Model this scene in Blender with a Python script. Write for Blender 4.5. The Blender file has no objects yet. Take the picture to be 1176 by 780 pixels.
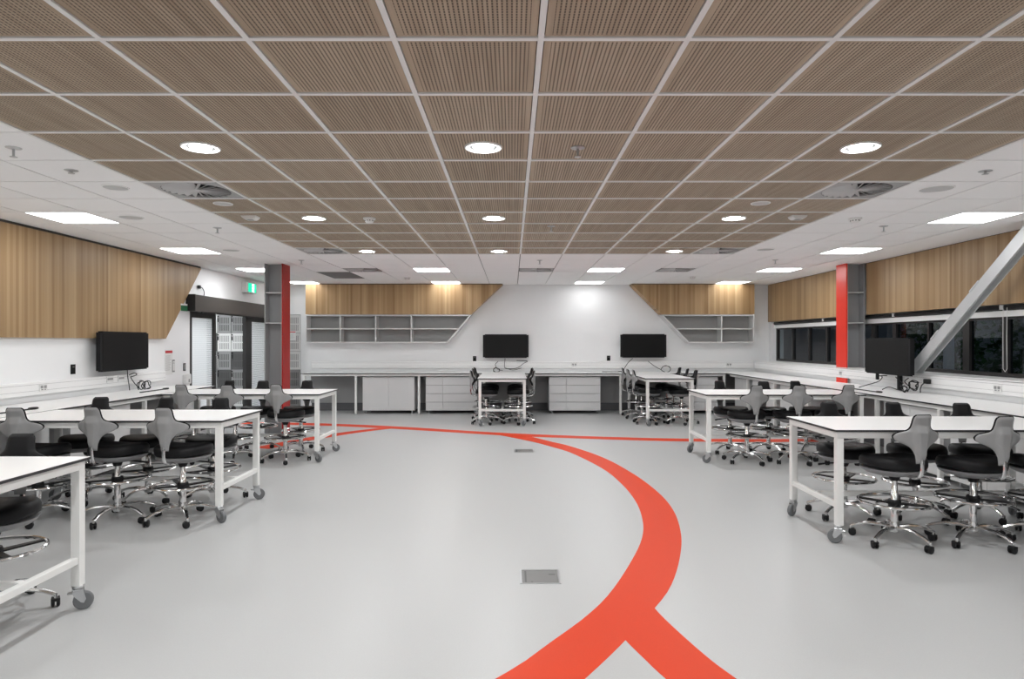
import bpy, bmesh, math, random
from mathutils import Vector, Matrix
random.seed(7)
PI = math.pi
scene = bpy.context.scene
COL = scene.collection
CEIL = 2.7376
XL, XR, YB, YR = -5.18, 5.32, 14.35, -2.71      # room faces

# ------------------------------------------------------------------ materials
def new_mat(name):
    m = bpy.data.materials.new(name); m.use_nodes = True
    nt = m.node_tree
    return m, nt, nt.nodes['Principled BSDF']

def plain(name, col, rough=.5, metal=0, spec=.5, noise=0, nscale=40):
    m, nt, b = new_mat(name)
    c = col if len(col) == 4 else (*col, 1)
    b.inputs['Base Color'].default_value = c
    b.inputs['Roughness'].default_value = rough
    b.inputs['Metallic'].default_value = metal
    b.inputs['Specular IOR Level'].default_value = spec
    tc = nt.nodes.new('ShaderNodeTexCoord')
    n = nt.nodes.new('ShaderNodeTexNoise'); n.inputs['Scale'].default_value = nscale
    n.inputs['Detail'].default_value = 3
    nt.links.new(tc.outputs['Object'], n.inputs['Vector'])
    if noise > 0:
        mx = nt.nodes.new('ShaderNodeMix'); mx.data_type = 'RGBA'
        mx.inputs[6].default_value = tuple(max(0, v*(1-noise)) for v in c[:3]) + (1,)
        mx.inputs[7].default_value = tuple(min(1, v*(1+noise)) for v in c[:3]) + (1,)
        nt.links.new(n.outputs['Fac'], mx.inputs[0])
        nt.links.new(mx.outputs[2], b.inputs['Base Color'])
    else:
        mr = nt.nodes.new('ShaderNodeMapRange')
        mr.inputs['To Min'].default_value = max(0, rough-.03); mr.inputs['To Max'].default_value = min(1, rough+.03)
        nt.links.new(n.outputs['Fac'], mr.inputs['Value'])
        nt.links.new(mr.outputs['Result'], b.inputs['Roughness'])
    return m

def emit(name, col, strength):
    m = bpy.data.materials.new(name); m.use_nodes = True
    nt = m.node_tree; nt.nodes.remove(nt.nodes['Principled BSDF'])
    e = nt.nodes.new('ShaderNodeEmission')
    e.inputs['Color'].default_value = (*col, 1); e.inputs['Strength'].default_value = strength
    nt.links.new(e.outputs[0], nt.nodes['Material Output'].inputs['Surface'])
    return m

class NG:
    """small node helper"""
    def __init__(s, nt): s.nt = nt
    def val(s, sock, v):
        if hasattr(v, 'is_output'): s.nt.links.new(v, sock)
        else: sock.default_value = v
    def math(s, op, a, b=0.0, c=0.0):
        n = s.nt.nodes.new('ShaderNodeMath'); n.operation = op
        s.val(n.inputs[0], a); s.val(n.inputs[1], b); s.val(n.inputs[2], c)
        return n.outputs[0]
    def sep(s, v):
        n = s.nt.nodes.new('ShaderNodeSeparateXYZ'); s.nt.links.new(v, n.inputs[0]); return n.outputs
    def comb(s, x, y, z):
        n = s.nt.nodes.new('ShaderNodeCombineXYZ')
        s.val(n.inputs[0], x); s.val(n.inputs[1], y); s.val(n.inputs[2], z); return n.outputs[0]
    def noise(s, v, scale, detail=3):
        n = s.nt.nodes.new('ShaderNodeTexNoise'); n.inputs['Scale'].default_value = scale
        n.inputs['Detail'].default_value = detail; s.nt.links.new(v, n.inputs['Vector']); return n.outputs['Fac']
    def white(s, v):
        n = s.nt.nodes.new('ShaderNodeTexWhiteNoise'); n.noise_dimensions = '3D'
        s.nt.links.new(v, n.inputs['Vector']); return n.outputs['Value']
    def ramp(s, f, stops):
        n = s.nt.nodes.new('ShaderNodeValToRGB'); cr = n.color_ramp
        cr.elements[0].position = stops[0][0]; cr.elements[0].color = (*stops[0][1], 1)
        cr.elements[1].position = stops[-1][0]; cr.elements[1].color = (*stops[-1][1], 1)
        for p, c in stops[1:-1]:
            e = cr.elements.new(p); e.color = (*c, 1)
        s.nt.links.new(f, n.inputs[0]); return n.outputs[0]
    def mix(s, f, a, b):
        n = s.nt.nodes.new('ShaderNodeMix'); n.data_type = 'RGBA'
        s.val(n.inputs[0], f); s.val(n.inputs[6], a); s.val(n.inputs[7], b); return n.outputs[2]
    def obj(s):
        return s.nt.nodes.new('ShaderNodeTexCoord').outputs['Object']

def wood_strips(name, axis, q=1.1):
    """vertical oak strips; axis = coordinate that runs across the strips"""
    m, nt, b = new_mat(name); g = NG(nt)
    o = g.sep(g.obj()); u = o[axis]; z = o[2]
    k1 = g.math('FLOOR', g.math('DIVIDE', u, .041)); k2 = g.math('FLOOR', g.math('DIVIDE', u, .123))
    w1 = g.white(g.comb(k1, 3.1, 7.7)); w2 = g.white(g.comb(k2, 9.2, 1.3))
    grain = g.noise(g.comb(g.math('MULTIPLY', u, 90), g.math('MULTIPLY', k1, 5.3), g.math('MULTIPLY', z, 2.2)), 1.0, 4)
    t = g.math('ADD', g.math('MULTIPLY', w1, .42), g.math('ADD', g.math('MULTIPLY', w2, .3), g.math('MULTIPLY', grain, .28)))
    c = g.ramp(t, [(.12, (.215*q, .128*q, .058*q)), (.5, (.32*q, .208*q, .106*q)), (.88, (.415*q, .295*q, .165*q))])
    fr = g.math('FRACT', g.math('DIVIDE', u, .041))
    line = g.math('LESS_THAN', fr, .035)
    c = g.mix(g.math('MULTIPLY', line, .35), c, (.22, .12, .05, 1))
    nt.links.new(c, b.inputs['Base Color'])
    b.inputs['Roughness'].default_value = .42; b.inputs['Specular IOR Level'].default_value = .35
    return m

def slat_tile_mat():
    m, nt, b = new_mat('perforated_wood'); g = NG(nt)
    o = g.sep(g.obj()); x, y = o[0], o[1]
    tx = g.math('DIVIDE', g.math('SUBTRACT', x, .118), .6); ty = g.math('DIVIDE', g.math('SUBTRACT', y, 2.69), .6)
    fx = g.math('FRACT', tx); fy = g.math('FRACT', ty)
    inx = g.math('MULTIPLY', g.math('GREATER_THAN', fx, .075), g.math('LESS_THAN', fx, .925))
    iny = g.math('MULTIPLY', g.math('GREATER_THAN', fy, .055), g.math('LESS_THAN', fy, .945))
    ins = g.math('MULTIPLY', inx, iny)
    gx = g.math('FRACT', g.math('MULTIPLY', fx, 33.0)); gy = g.math('FRACT', g.math('MULTIPLY', fy, 30.0))
    slot = g.math('LESS_THAN', g.math('ABSOLUTE', g.math('SUBTRACT', gx, .5)), .18)
    dash = g.math('LESS_THAN', gy, .68)
    hole = g.math('MULTIPLY', ins, g.math('MULTIPLY', slot, g.math('ADD', g.math('MULTIPLY', dash, .7), .3)))
    tid = g.comb(g.math('FLOOR', tx), g.math('FLOOR', ty), 2.0)
    w = g.white(tid)
    streak = g.noise(g.comb(g.math('MULTIPLY', x, 26), g.math('ADD', g.math('MULTIPLY', y, 1.3), g.math('MULTIPLY', w, 30)), 0.0), 1.0, 4)
    t = g.math('ADD', g.math('MULTIPLY', streak, .75), g.math('MULTIPLY', w, .22))
    c = g.ramp(t, [(.2, (.32, .245, .172)), (.55, (.455, .365, .27)), (.85, (.56, .47, .36))])
    c = g.mix(g.math('MULTIPLY', hole, .9), c, (.06, .042, .03, 1))
    nt.links.new(c, b.inputs['Base Color'])
    b.inputs['Roughness'].default_value = .55; b.inputs['Specular IOR Level'].default_value = .25
    return m

def vinyl(name, base, rough, speck, spec=.35):
    m, nt, b = new_mat(name); g = NG(nt); o = g.obj()
    n1 = g.noise(o, 140, 2); n2 = g.noise(o, .9, 3)
    d = tuple(v*(1-speck) for v in base) + (1,); l = tuple(min(1, v*(1+speck)) for v in base) + (1,)
    c = g.mix(n1, d, l)
    c = g.mix(g.math('MULTIPLY', n2, .10), c, tuple(v*.8 for v in base) + (1,))
    nt.links.new(c, b.inputs['Base Color'])
    b.inputs['Roughness'].default_value = rough; b.inputs['Specular IOR Level'].default_value = spec
    return m

def glass_mat():
    m = bpy.data.materials.new('window_glass'); m.use_nodes = True
    nt = m.node_tree; nt.nodes.remove(nt.nodes['Principled BSDF'])
    tr = nt.nodes.new('ShaderNodeBsdfTransparent'); tr.inputs[0].default_value = (.72, .76, .78, 1)
    gl = nt.nodes.new('ShaderNodeBsdfGlossy'); gl.inputs['Roughness'].default_value = .01
    fr = nt.nodes.new('ShaderNodeFresnel'); fr.inputs[0].default_value = 1.5
    mx = nt.nodes.new('ShaderNodeMixShader')
    ge = nt.nodes.new('ShaderNodeNewGeometry'); inv = nt.nodes.new('ShaderNodeMath'); inv.operation = 'SUBTRACT'; inv.inputs[0].default_value = 1
    ml = nt.nodes.new('ShaderNodeMath'); ml.operation = 'MULTIPLY'
    nt.links.new(ge.outputs['Backfacing'], inv.inputs[1]); nt.links.new(inv.outputs[0], ml.inputs[0]); nt.links.new(fr.outputs[0], ml.inputs[1])
    nt.links.new(ml.outputs[0], mx.inputs[0]); nt.links.new(tr.outputs[0], mx.inputs[1]); nt.links.new(gl.outputs[0], mx.inputs[2])
    nt.links.new(mx.outputs[0], nt.nodes['Material Output'].inputs['Surface'])
    return m

def frosted_mat():
    m, nt, b = new_mat('frosted_film_glass'); g = NG(nt)
    o = g.sep(g.obj())
    fy = g.math('FRACT', g.math('DIVIDE', o[1], .03)); fz = g.math('FRACT', g.math('DIVIDE', o[2], .034))
    dot = g.math('MULTIPLY', g.math('LESS_THAN', fy, .45), g.math('LESS_THAN', fz, .4))
    edge = g.math('GREATER_THAN', o[1], 11.34)
    amt = g.math('MULTIPLY', dot, g.math('ADD', .16, g.math('MULTIPLY', edge, .6)))
    c = g.mix(amt, (.92, .94, .95, 1), (.13, .14, .15, 1))
    nt.links.new(c, b.inputs['Base Color'])
    b.inputs['Roughness'].default_value = .3
    tl = nt.nodes.new('ShaderNodeBsdfTranslucent'); nt.links.new(c, tl.inputs[0])
    mx = nt.nodes.new('ShaderNodeMixShader'); mx.inputs[0].default_value = .6
    nt.links.new(b.outputs[0], mx.inputs[1]); nt.links.new(tl.outputs[0], mx.inputs[2])
    nt.links.new(mx.outputs[0], nt.nodes['Material Output'].inputs['Surface'])
    return m

def leaf_mat():
    m, nt, b = new_mat('leaf_green'); g = NG(nt)
    n = g.noise(g.obj(), 6, 2)
    nt.links.new(g.ramp(n, [(.3, (.02, .06, .015)), (.7, (.07, .17, .04))]), b.inputs['Base Color'])
    b.inputs['Roughness'].default_value = .6
    return m

M = {}
M['wall'] = plain('white_wall_paint', (.885, .89, .895), .6, noise=.012, nscale=3)
M['white'] = plain('white_laminate', (.90, .90, .895), .35)
M['tile'] = plain('white_ceiling_tile', (.93, .93, .93), .8, noise=.01, nscale=60)
M['gap'] = plain('grid_shadow_gap', (.22, .22, .22), .8)
M['tbar'] = plain('white_grid_bar', (.82, .82, .81), .4)
M['raft'] = slat_tile_mat()
M['rgap'] = plain('raft_dark_gap', (.06, .055, .05), .8)
M['woody'] = wood_strips('oak_strips_along_y', 1)
M['woodx'] = wood_strips('oak_strips_along_x_lit', 0, 1.35)  # back-wall oak lightened: light of the nearby ceiling panels put into the colour
M['floor'] = vinyl('grey_speckled_vinyl', (.475, .48, .48), .36, .07)
M['red_floor'] = vinyl('red_vinyl', (.66, .052, .013), .48, .05, .14)
M['frame'] = plain('pale_steel_frame', (.82, .82, .80), .4)
M['edge'] = plain('black_laminate_edge', (.025, .025, .028), .5)
M['cab'] = plain('grey_cabinet', (.68, .68, .68), .45, noise=.02, nscale=5)
M['cabside'] = plain('grey_shelf_edge', (.76, .76, .75), .45)
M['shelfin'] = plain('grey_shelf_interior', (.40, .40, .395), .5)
M['skirt'] = plain('dark_grey_skirting', (.10, .10, .105), .5)
M['under'] = plain('under_bench_shade_grey', (.36, .36, .36), .6)  # shade on the wall below the benches, put into a grey
M['chrome'] = plain('polished_chrome', (.78, .78, .78), .13, metal=1)
M['zinc'] = plain('zinc_castor_metal', (.55, .56, .57), .3, metal=1)
M['rubber'] = plain('grey_castor_rubber', (.15, .155, .16), .5)
M['blackp'] = plain('black_plastic', (.012, .012, .013), .45, spec=.3)
M['cushion'] = plain('black_upholstery', (.009, .009, .010), .5, spec=.22, noise=.2, nscale=80)
M['shell'] = plain('grey_plastic_shell', (.30, .30, .30), .38)
M['pan'] = plain('grey_seat_pan', (.27, .27, .275), .38)
M['screen'] = plain('black_screen', (.006, .006, .006), .35, spec=.2)
M['case'] = plain('black_screen_case', (.008, .008, .009), .55, spec=.25)
M['colgrey'] = plain('grey_steel_paint', (.30, .31, .315), .45, noise=.04, nscale=4)
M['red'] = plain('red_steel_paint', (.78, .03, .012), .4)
M['darkred'] = plain('dark_red_steel', (.36, .016, .014), .45, spec=.3)  # darker red for the flange of the column beside the doors
M['beam'] = plain('pale_steel_paint', (.55, .56, .565), .45, noise=.03, nscale=5)
M['blackf'] = plain('black_door_frame', (.018, .017, .017), .45)
M['header'] = plain('dark_bronze_header', (.055, .05, .046), .45, noise=.05, nscale=3)
M['glass'] = glass_mat()
M['frost'] = frosted_mat()
M['lockw'] = plain('white_locker', (.66, .66, .65), .45)
M['lockm'] = plain('mid_grey_locker', (.26, .26, .26), .45)
M['lockd'] = plain('dark_grey_locker', (.075, .075, .075), .45)
M['slotd'] = plain('locker_slot_dark', (.05, .05, .05), .7)
M['slotm'] = plain('locker_slot_grey', (.22, .22, .22), .7)
M['plate'] = plain('grey_metal_plate', (.20, .20, .195), .35, metal=.3)
M['diffgrey'] = plain('diffuser_grey', (.36, .36, .36), .5)
M['vane'] = plain('diffuser_vane', (.55, .55, .55), .5)
M['diffdark'] = plain('diffuser_dark', (.02, .02, .02), .8)
M['spk'] = plain('speaker_grille', (.56, .56, .56), .7)
M['grille'] = plain('return_air_grille', (.24, .24, .24), .7)
M['lamp'] = emit('panel_light', (.98, .992, 1.0), 3.6)
M['lampd'] = emit('panel_light_dimmed', (.98, .992, 1.0), 2.5)
M['lampb'] = emit('panel_light_far', (.98, .992, 1.0), 7.0)
M['dcone'] = emit('downlight_reflector_glow', (.98, .99, 1.0), .24)  # glow put in for lamp light bouncing off the reflector
M['clamp'] = emit('corridor_fill_light', (.96, .99, 1.0), 16.0)
M['dlamp'] = emit('downlight_lamp', (.975, .99, 1.0), 215.0)
M['exitw'] = emit('exit_sign_white', (.95, 1, .98), 1.6)
M['exitg'] = emit('exit_sign_green', (.01, .36, .20), 1.0)
M['green'] = plain('green_sign', (.01, .13, .05), .4)
M['paper'] = plain('white_paper', (.8, .8, .79), .7)
M['redp'] = plain('red_print', (.55, .02, .03), .6)
M['greyp'] = plain('grey_print', (.30, .30, .30), .6)
M['yellow'] = plain('yellow_tag', (.62, .52, .03), .5)
M['leaf'] = leaf_mat()
M['bark'] = plain('bark', (.06, .045, .03), .8, noise=.3)
M['soil'] = plain('dark_ground', (.03, .035, .03), .9, noise=.3, nscale=4)
M['post'] = plain('pale_blue_post', (.45, .55, .68), .4)

# ------------------------------------------------------------------ mesh helpers
def bm_new(): return bmesh.new()

def box(bm, lo, hi, bev=0, mi=0, mat=None):
    x0, y0, z0 = lo; x1, y1, z1 = hi
    vs = [bm.verts.new(p) for p in ((x0,y0,z0),(x1,y0,z0),(x1,y1,z0),(x0,y1,z0),(x0,y0,z1),(x1,y0,z1),(x1,y1,z1),(x0,y1,z1))]
    fs = [bm.faces.new([vs[i] for i in q]) for q in ((3,2,1,0),(4,5,6,7),(0,1,5,4),(1,2,6,5),(2,3,7,6),(3,0,4,7))]
    for f in fs: f.material_index = mi
    if mat is not None:
        for v in vs: v.co = mat @ v.co
    if bev > 0:
        es = list({e for f in fs for e in f.edges})
        r = bmesh.ops.bevel(bm, geom=es, offset=bev, segments=1, affect='EDGES', profile=.5, clamp_overlap=True)
        for f in r['faces']: f.material_index = mi
    return fs

def prism(bm, pts, axis, a, b, mi=0):
    """extrude polygon pts (2D) along axis from a to b"""
    def P(p, t):
        return {'x': (t, p[0], p[1]), 'y': (p[0], t, p[1]), 'z': (p[0], p[1], t)}[axis]
    A = [bm.verts.new(P(p, a)) for p in pts]; B = [bm.verts.new(P(p, b)) for p in pts]
    fs = [bm.faces.new(A), bm.faces.new(B[::-1])]
    n = len(pts)
    for i in range(n): fs.append(bm.faces.new((A[i], B[i], B[(i+1) % n], A[(i+1) % n])))
    for f in fs: f.material_index = mi
    return fs

def lathe(bm, prof, seg=20, c=(0,0,0), mi=0, mat=None, smooth=True):
    rings = []
    for r, z in prof:
        if r < 1e-6:
            v = bm.verts.new((c[0], c[1], c[2]+z)); rings.append([v])
        else:
            rings.append([bm.verts.new((c[0]+r*math.cos(2*PI*i/seg), c[1]+r*math.sin(2*PI*i/seg), c[2]+z)) for i in range(seg)])
    if mat is not None:
        for rg in rings:
            for v in rg: v.co = mat @ v.co
    for a, b in zip(rings, rings[1:]):
        for i in range(seg):
            j = (i+1) % seg
            if len(a) == 1 and len(b) == 1: continue
            if len(a) == 1: f = bm.faces.new((a[0], b[j], b[i]))
            elif len(b) == 1: f = bm.faces.new((a[i], a[j], b[0]))
            else: f = bm.faces.new((a[i], a[j], b[j], b[i]))
            f.material_index = mi; f.smooth = smooth
    return rings

def tube(bm, pts, rad, seg=8, mi=0, closed=False, flat=1.0, caps=True):
    """sweep a circle along pts; rad may be a list"""
    pts = [Vector(p) for p in pts]; n = len(pts)
    R = rad if isinstance(rad, (list, tuple)) else [rad]*n
    rings = []; up = None
    for i, p in enumerate(pts):
        a = pts[(i-1) % n] if (closed or i > 0) else pts[i]
        b = pts[(i+1) % n] if (closed or i < n-1) else pts[i]
        t = (b-a).normalized()
        if up is None:
            up = Vector((0,0,1)) if abs(t.z) < .9 else Vector((1,0,0))
        u = (up - t*up.dot(t)); u.normalize(); w = t.cross(u); up = u
        rings.append([bm.verts.new(p + (u*math.cos(2*PI*k/seg)*flat + w*math.sin(2*PI*k/seg))*R[i]) for k in range(seg)])
    m = n if closed else n-1
    for i in range(m):
        A, B = rings[i], rings[(i+1) % n]
        for k in range(seg):
            f = bm.faces.new((A[k], A[(k+1) % seg], B[(k+1) % seg], B[k])); f.smooth = True; f.material_index = mi
    if caps and not closed:
        for rg, s in ((rings[0], -1), (rings[-1], 1)):
            f = bm.faces.new(rg if s > 0 else rg[::-1]); f.material_index = mi

def obj(name, bm, mats, parent=None, loc=None, rz=0, smooth=True, angle=40):
    bmesh.ops.recalc_face_normals(bm, faces=bm.faces[:])
    me = bpy.data.meshes.new(name); bm.to_mesh(me); bm.free()
    for m in (mats if isinstance(mats, (list, tuple)) else [mats]): me.materials.append(M[m] if isinstance(m, str) else m)
    if smooth:
        for p in me.polygons: p.use_smooth = True
        me.set_sharp_from_angle(angle=math.radians(angle))
    o = bpy.data.objects.new(name, me); COL.objects.link(o)
    if parent is not None: o.parent = parent
    if loc is not None: o.location = loc
    if rz: o.rotation_euler = (0, 0, rz)
    return o

def tag(o, label, cat, group=None, kind=None):
    o['label'] = label; o['category'] = cat
    if group: o['group'] = group
    if kind: o['kind'] = kind
    return o

def thing(name, label, cat, loc=(0,0,0), rz=0, group=None):
    o = bpy.data.objects.new(name, None); COL.objects.link(o)
    o.empty_display_size = .1
    o.location = loc; o.rotation_euler = (0, 0, rz)
    return tag(o, label, cat, group)

def struct(name, bm, mats, parent=None, smooth=False):
    o = obj(name, bm, mats, parent, smooth=smooth)
    if parent is None: o['kind'] = 'structure'
    return o

def copy_tree(o, parent=None):
    c = o.copy(); COL.objects.link(c)
    if parent is not None: c.parent = parent
    for ch in list(o.children): copy_tree(ch, c)
    return c

# ------------------------------------------------------------------ room shell
bm = bm_new(); box(bm, (-9.3, YR-.2, -.1), (5.9, 15.6, 0)); struct('floor', bm, 'floor')

bm = bm_new()                                    # left wall with the doorway
box(bm, (XL-.16, YR, 0), (XL, 10.58, CEIL)); box(bm, (XL-.16, 10.58, 2.06), (XL, 14.47, CEIL))
struct('wall_left', bm, 'wall')
bm = bm_new()                                    # back wall starts beside the lockers
box(bm, (-4.50, YB, 0), (5.9, YB+.15, CEIL+.05))
struct('wall_back', bm, 'wall')
bm = bm_new()                                    # corridor wall above the lockers
box(bm, (-9.2, 14.47, 2.1), (-4.50, 14.62, CEIL+.05)); box(bm, (-4.64, 14.46, 0), (-4.50, 14.62, 2.1))
box(bm, (-9.2, 14.95, 0), (-4.5, 15.1, 2.1)); box(bm, (-9.3, 8.4, 0), (-9.15, 15.1, CEIL+.05)); box(bm, (-9.2, 8.3, 0), (XL-.16, 8.45, CEIL+.05))
struct('wall_corridor', bm, 'wall')
bm = bm_new()
box(bm, (XR, YR, 0), (XR+.14, YB, 1.06)); box(bm, (5.61, YR, 1.93), (5.9, YB, CEIL+.05))
box(bm, (5.60, 14.20, 1.06), (5.86, YB, 1.93)); box(bm, (5.60, YR, 1.06), (5.86, 2.3, 1.93)); box(bm, (XR+.14, YR, 0), (5.9, YB, 1.06))
struct('wall_right', bm, 'wall')
bm = bm_new(); box(bm, (-5.4, YR-.15, 0), (5.9, YR, CEIL+.05)); struct('wall_front', bm, 'wall')

# ceiling -----------------------------------------------------------
GX, GY, PT = .118, 2.69, .6
def cx(i): return GX + PT*i
def cy(k): return GY + PT*k
RAFT_I = range(-5, 5); RAFT_K = range(-8, 11)
LIGHT_CELLS = [(i, k) for k in (-6, -2, 2, 6, 10, 14, 18) for i in (-8, 7)]
LIGHT_CELLS += [(i, k) for k in (14, 18) for i in (-3, 2)]
LIGHT_CELLS = [(i, k) for (i, k) in LIGHT_CELLS if not (i in RAFT_I and k in RAFT_K)]
SWIRL_RAFT = [(-5, 4), (4, 4), (-5, 10), (4, 10)]
SWIRL_WHITE = [(-5, 14), (0, 14), (4, 14)]
GRILLE = [(-6, 15), (-6, 16)]
skip = set(LIGHT_CELLS) | set(SWIRL_WHITE) | set(GRILLE)
bm = bm_new()
g = .006
for i in range(-9, 8):
    for k in range(-9, 20):
        if (i in RAFT_I and k in RAFT_K) or (i, k) in skip: continue
        x0, x1 = max(cx(i), XL), cx(i+1); y0, y1 = cy(k), min(cy(k+1), YB)
        if y1-y0 < .02 or x1-x0 < .02: continue
        box(bm, (x0+g, y0+g, CEIL), (x1-g, y1-g, CEIL+.012))
box(bm, (-9.3, 8.3, CEIL+.02), (XL-.0, 15.1, CEIL+.05)); box(bm, (-5.3, 14.3, CEIL+.012), (-4.4, 14.6, CEIL+.05))
for f in bm.faces: f.material_index = 0
box(bm, (XL-.1, YR-.1, CEIL+.03), (5.8, YB+.1, CEIL+.07), mi=1)
struct('ceiling', bm, ['tile', 'gap'])
bm = bm_new()                                    # plaster margin along the window wall
box(bm, (cx(8)+.006, YR, CEIL-.004), (5.62, YB, CEIL+.02))
struct('trim_1', bm, 'tile')
bm = bm_new()
for i in RAFT_I:
    for k in RAFT_K:
        if (i, k) in SWIRL_RAFT: continue
        e = .0165
        box(bm, (cx(i)+e, cy(k)+e, CEIL+.003), (cx(i+1)-e, cy(k+1)-e, CEIL+.02))
struct('ceiling_wood_raft', bm, 'raft')
bm = bm_new(); w = .0125
for i in range(-5, 6): box(bm, (cx(i)-w, cy(-8)-w, CEIL-.003), (cx(i)+w, cy(11)+w, CEIL+.012))
for k in range(-8, 12):
    for i in RAFT_I: box(bm, (cx(i)+w, cy(k)-w, CEIL-.003), (cx(i+1)-w, cy(k)+w, CEIL+.012))
o = struct('ceiling_grid_bars', bm, 'tbar')
bm = bm_new(); box(bm, (cx(-5), cy(-8), CEIL+.021), (cx(5), cy(11), CEIL+.027)); struct('ceiling_raft_backing', bm, 'rgap')
# skirting, and grey sheets that paint the shade under the benches
bm = bm_new(); box(bm, (-4.36, YB-.02, 0), (XR, YB-.001, .17)); struct('baseboard_back', bm, 'skirt')
bm = bm_new(); box(bm, (XL+.001, YR, 0), (XL+.02, 10.5, .17)); struct('baseboard_left', bm, 'skirt')
bm = bm_new(); box(bm, (XR-.02, YR, 0), (XR-.001, YB-.03, .17)); struct('baseboard_right', bm, 'skirt')
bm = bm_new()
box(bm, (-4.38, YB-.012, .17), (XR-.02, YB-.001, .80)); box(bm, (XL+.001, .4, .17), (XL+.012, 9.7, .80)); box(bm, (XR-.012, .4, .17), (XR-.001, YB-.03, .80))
struct('trim_bench_shade', bm, 'under')

# floor markings ------------------------------------------------------
def catmull(pts, n=10):
    P = [2*Vector(pts[0])-Vector(pts[1])] + [Vector(p) for p in pts] + [2*Vector(pts[-1])-Vector(pts[-2])]
    out = []
    for i in range(1, len(P)-2):
        for j in range(n):
            t = j/n; a, b, c, d = P[i-1], P[i], P[i+1], P[i+2]
            out.append(.5*((2*b)+(c-a)*t+(2*a-5*b+4*c-d)*t*t+(3*b-a-3*c+d)*t**3))
    out.append(P[-2]); return out
def ribbon(name, A, B, z):
    a, b = catmull(A), catmull(B)
    n = 80
    def resample(l):
        L = [0]
        for p, q in zip(l, l[1:]): L.append(L[-1]+(q-p).length)
        out = []
        for s in range(n+1):
            d = L[-1]*s/n
            i = max(j for j in range(len(L)) if L[j] <= d+1e-9); i = min(i, len(l)-2)
            t = (d-L[i])/max(L[i+1]-L[i], 1e-9); out.append(l[i].lerp(l[i+1], t))
        return out
    a, b = resample(a), resample(b)
    bm = bm_new()
    va = [bm.verts.new((p[0], p[1], z)) for p in a]; vb = [bm.verts.new((p[0], p[1], z)) for p in b]
    for i in range(n): bm.faces.new((va[i], va[i+1], vb[i+1], vb[i]))
    r = bmesh.ops.extrude_face_region(bm, geom=bm.faces[:])
    for v in r['geom']:
        if isinstance(v, bmesh.types.BMVert): v.co.z = -.001
    return struct(name, bm, 'red_floor')
ribbon('floor_marking_curve',
       [(.30,10.40),(.56,9.92),(.841,9.435),(1.188,8.485),(1.385,7.4),(1.455,6.5),(1.43,5.81),(1.315,5.12),(1.16,4.554),(.98,4.053),(.80,3.70),(.44,3.10),(.05,2.56),(-.65,1.75),(-1.5,1.0)],
       [(-.30,10.70),(.278,9.911),(.55,9.42),(.80,8.867),(1.065,7.8),(1.155,6.95),(1.16,6.15),(1.09,5.485),(.985,5.0),(.81,4.484),(.592,3.944),(.413,3.607),(.193,3.285),(-.074,2.926),(-.9,2.05),(-1.75,1.3)], .0012)
ribbon('floor_marking_branch', [(.76,4.05),(.79,3.80),(.825,3.56),(.914,3.179),(.998,2.926),(1.25,2.3),(1.6,1.6),(2.0,.9)],
       [(.50,3.75),(.53,3.48),(.58,3.27),(.626,3.112),(.685,2.926),(.92,2.3),(1.3,1.5),(1.72,.75)], .0016)
ribbon('floor_marking_line', [(-4.9,12.28),(-3.53,12.08),(-2.06,11.64),(-.36,10.90),(.72,10.55),(2.2,10.23),(3.6,10.12),(4.6,10.14)],
       [(-4.95,11.98),(-3.53,11.79),(-2.06,11.34),(-.36,10.62),(.72,10.28),(2.2,9.95),(3.6,9.84),(4.6,9.86)], .002)
ribbon('floor_marking_arc', [(-1.80,11.52),(-2.15,11.29),(-2.50,10.90),(-2.80,10.45),(-3.1,9.9),(-3.4,9.2)],
       [(-2.12,11.62),(-2.42,11.30),(-2.72,10.98),(-3.03,10.55),(-3.35,10.0),(-3.66,9.3)], .0024)
def floor_box(x, y, s, label):
    t = thing('floor_box', label, 'floor box', (x, y, 0), 0, 'flush floor outlet boxes')
    bm = bm_new()
    h = s/2
    for lo, hi in (((-h,-h,-.002),(h,-h+.012,.003)),((-h,h-.012,-.002),(h,h,.003)),((-h,-h+.012,-.002),(-h+.012,h-.012,.003)),((h-.012,-h+.012,-.002),(h,h-.012,.003))): box(bm, lo, hi)
    obj('rim', bm, 'zinc', t)
    bm = bm_new(); box(bm, (-h+.014, -h+.014, -.002), (h-.014, h-.014, .0022), .0008)
    obj('lid', bm, 'plate', t)
    bm = bm_new(); box(bm, (h-.07, .03, .0022), (h-.03, .045, .0028)); box(bm, (-h+.03, -h+.03, .0022), (-h+.042, h-.03, .0026)); box(bm, (-h+.07, -h+.03, .0022), (-h+.08, -h+.04, .0028))
    obj('finger_slot', bm, 'skirt', t)
floor_box(.178, 4.20, .255, 'larger looking grey metal floor box lid in open floor beside the red curve')
floor_box(.165, 9.04, .27, 'small grey floor box lid just in front of the straight red line')

# ------------------------------------------------------------------ wood wall panels
bm = bm_new()
prism(bm, [(.2, 1.543), (9.76, 1.543), (10.87, 2.708), (.2, 2.708)], 'x', XL+.001, -5.13)
tag(obj('wall_panel', bm, 'woody', smooth=False), 'long oak strip wall panel with slanted end above the door-side bench', 'wall panel', 'oak wall panels')
YF = 14.03
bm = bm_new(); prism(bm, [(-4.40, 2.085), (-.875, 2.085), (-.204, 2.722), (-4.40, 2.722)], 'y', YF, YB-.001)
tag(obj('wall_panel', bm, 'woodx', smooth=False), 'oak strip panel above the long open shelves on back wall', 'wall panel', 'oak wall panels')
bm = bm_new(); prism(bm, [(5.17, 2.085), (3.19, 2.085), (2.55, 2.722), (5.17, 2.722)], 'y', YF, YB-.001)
tag(obj('wall_panel', bm, 'woodx', smooth=False), 'oak strip panel above the short open shelves near the window corner', 'wall panel', 'oak wall panels')
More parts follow.
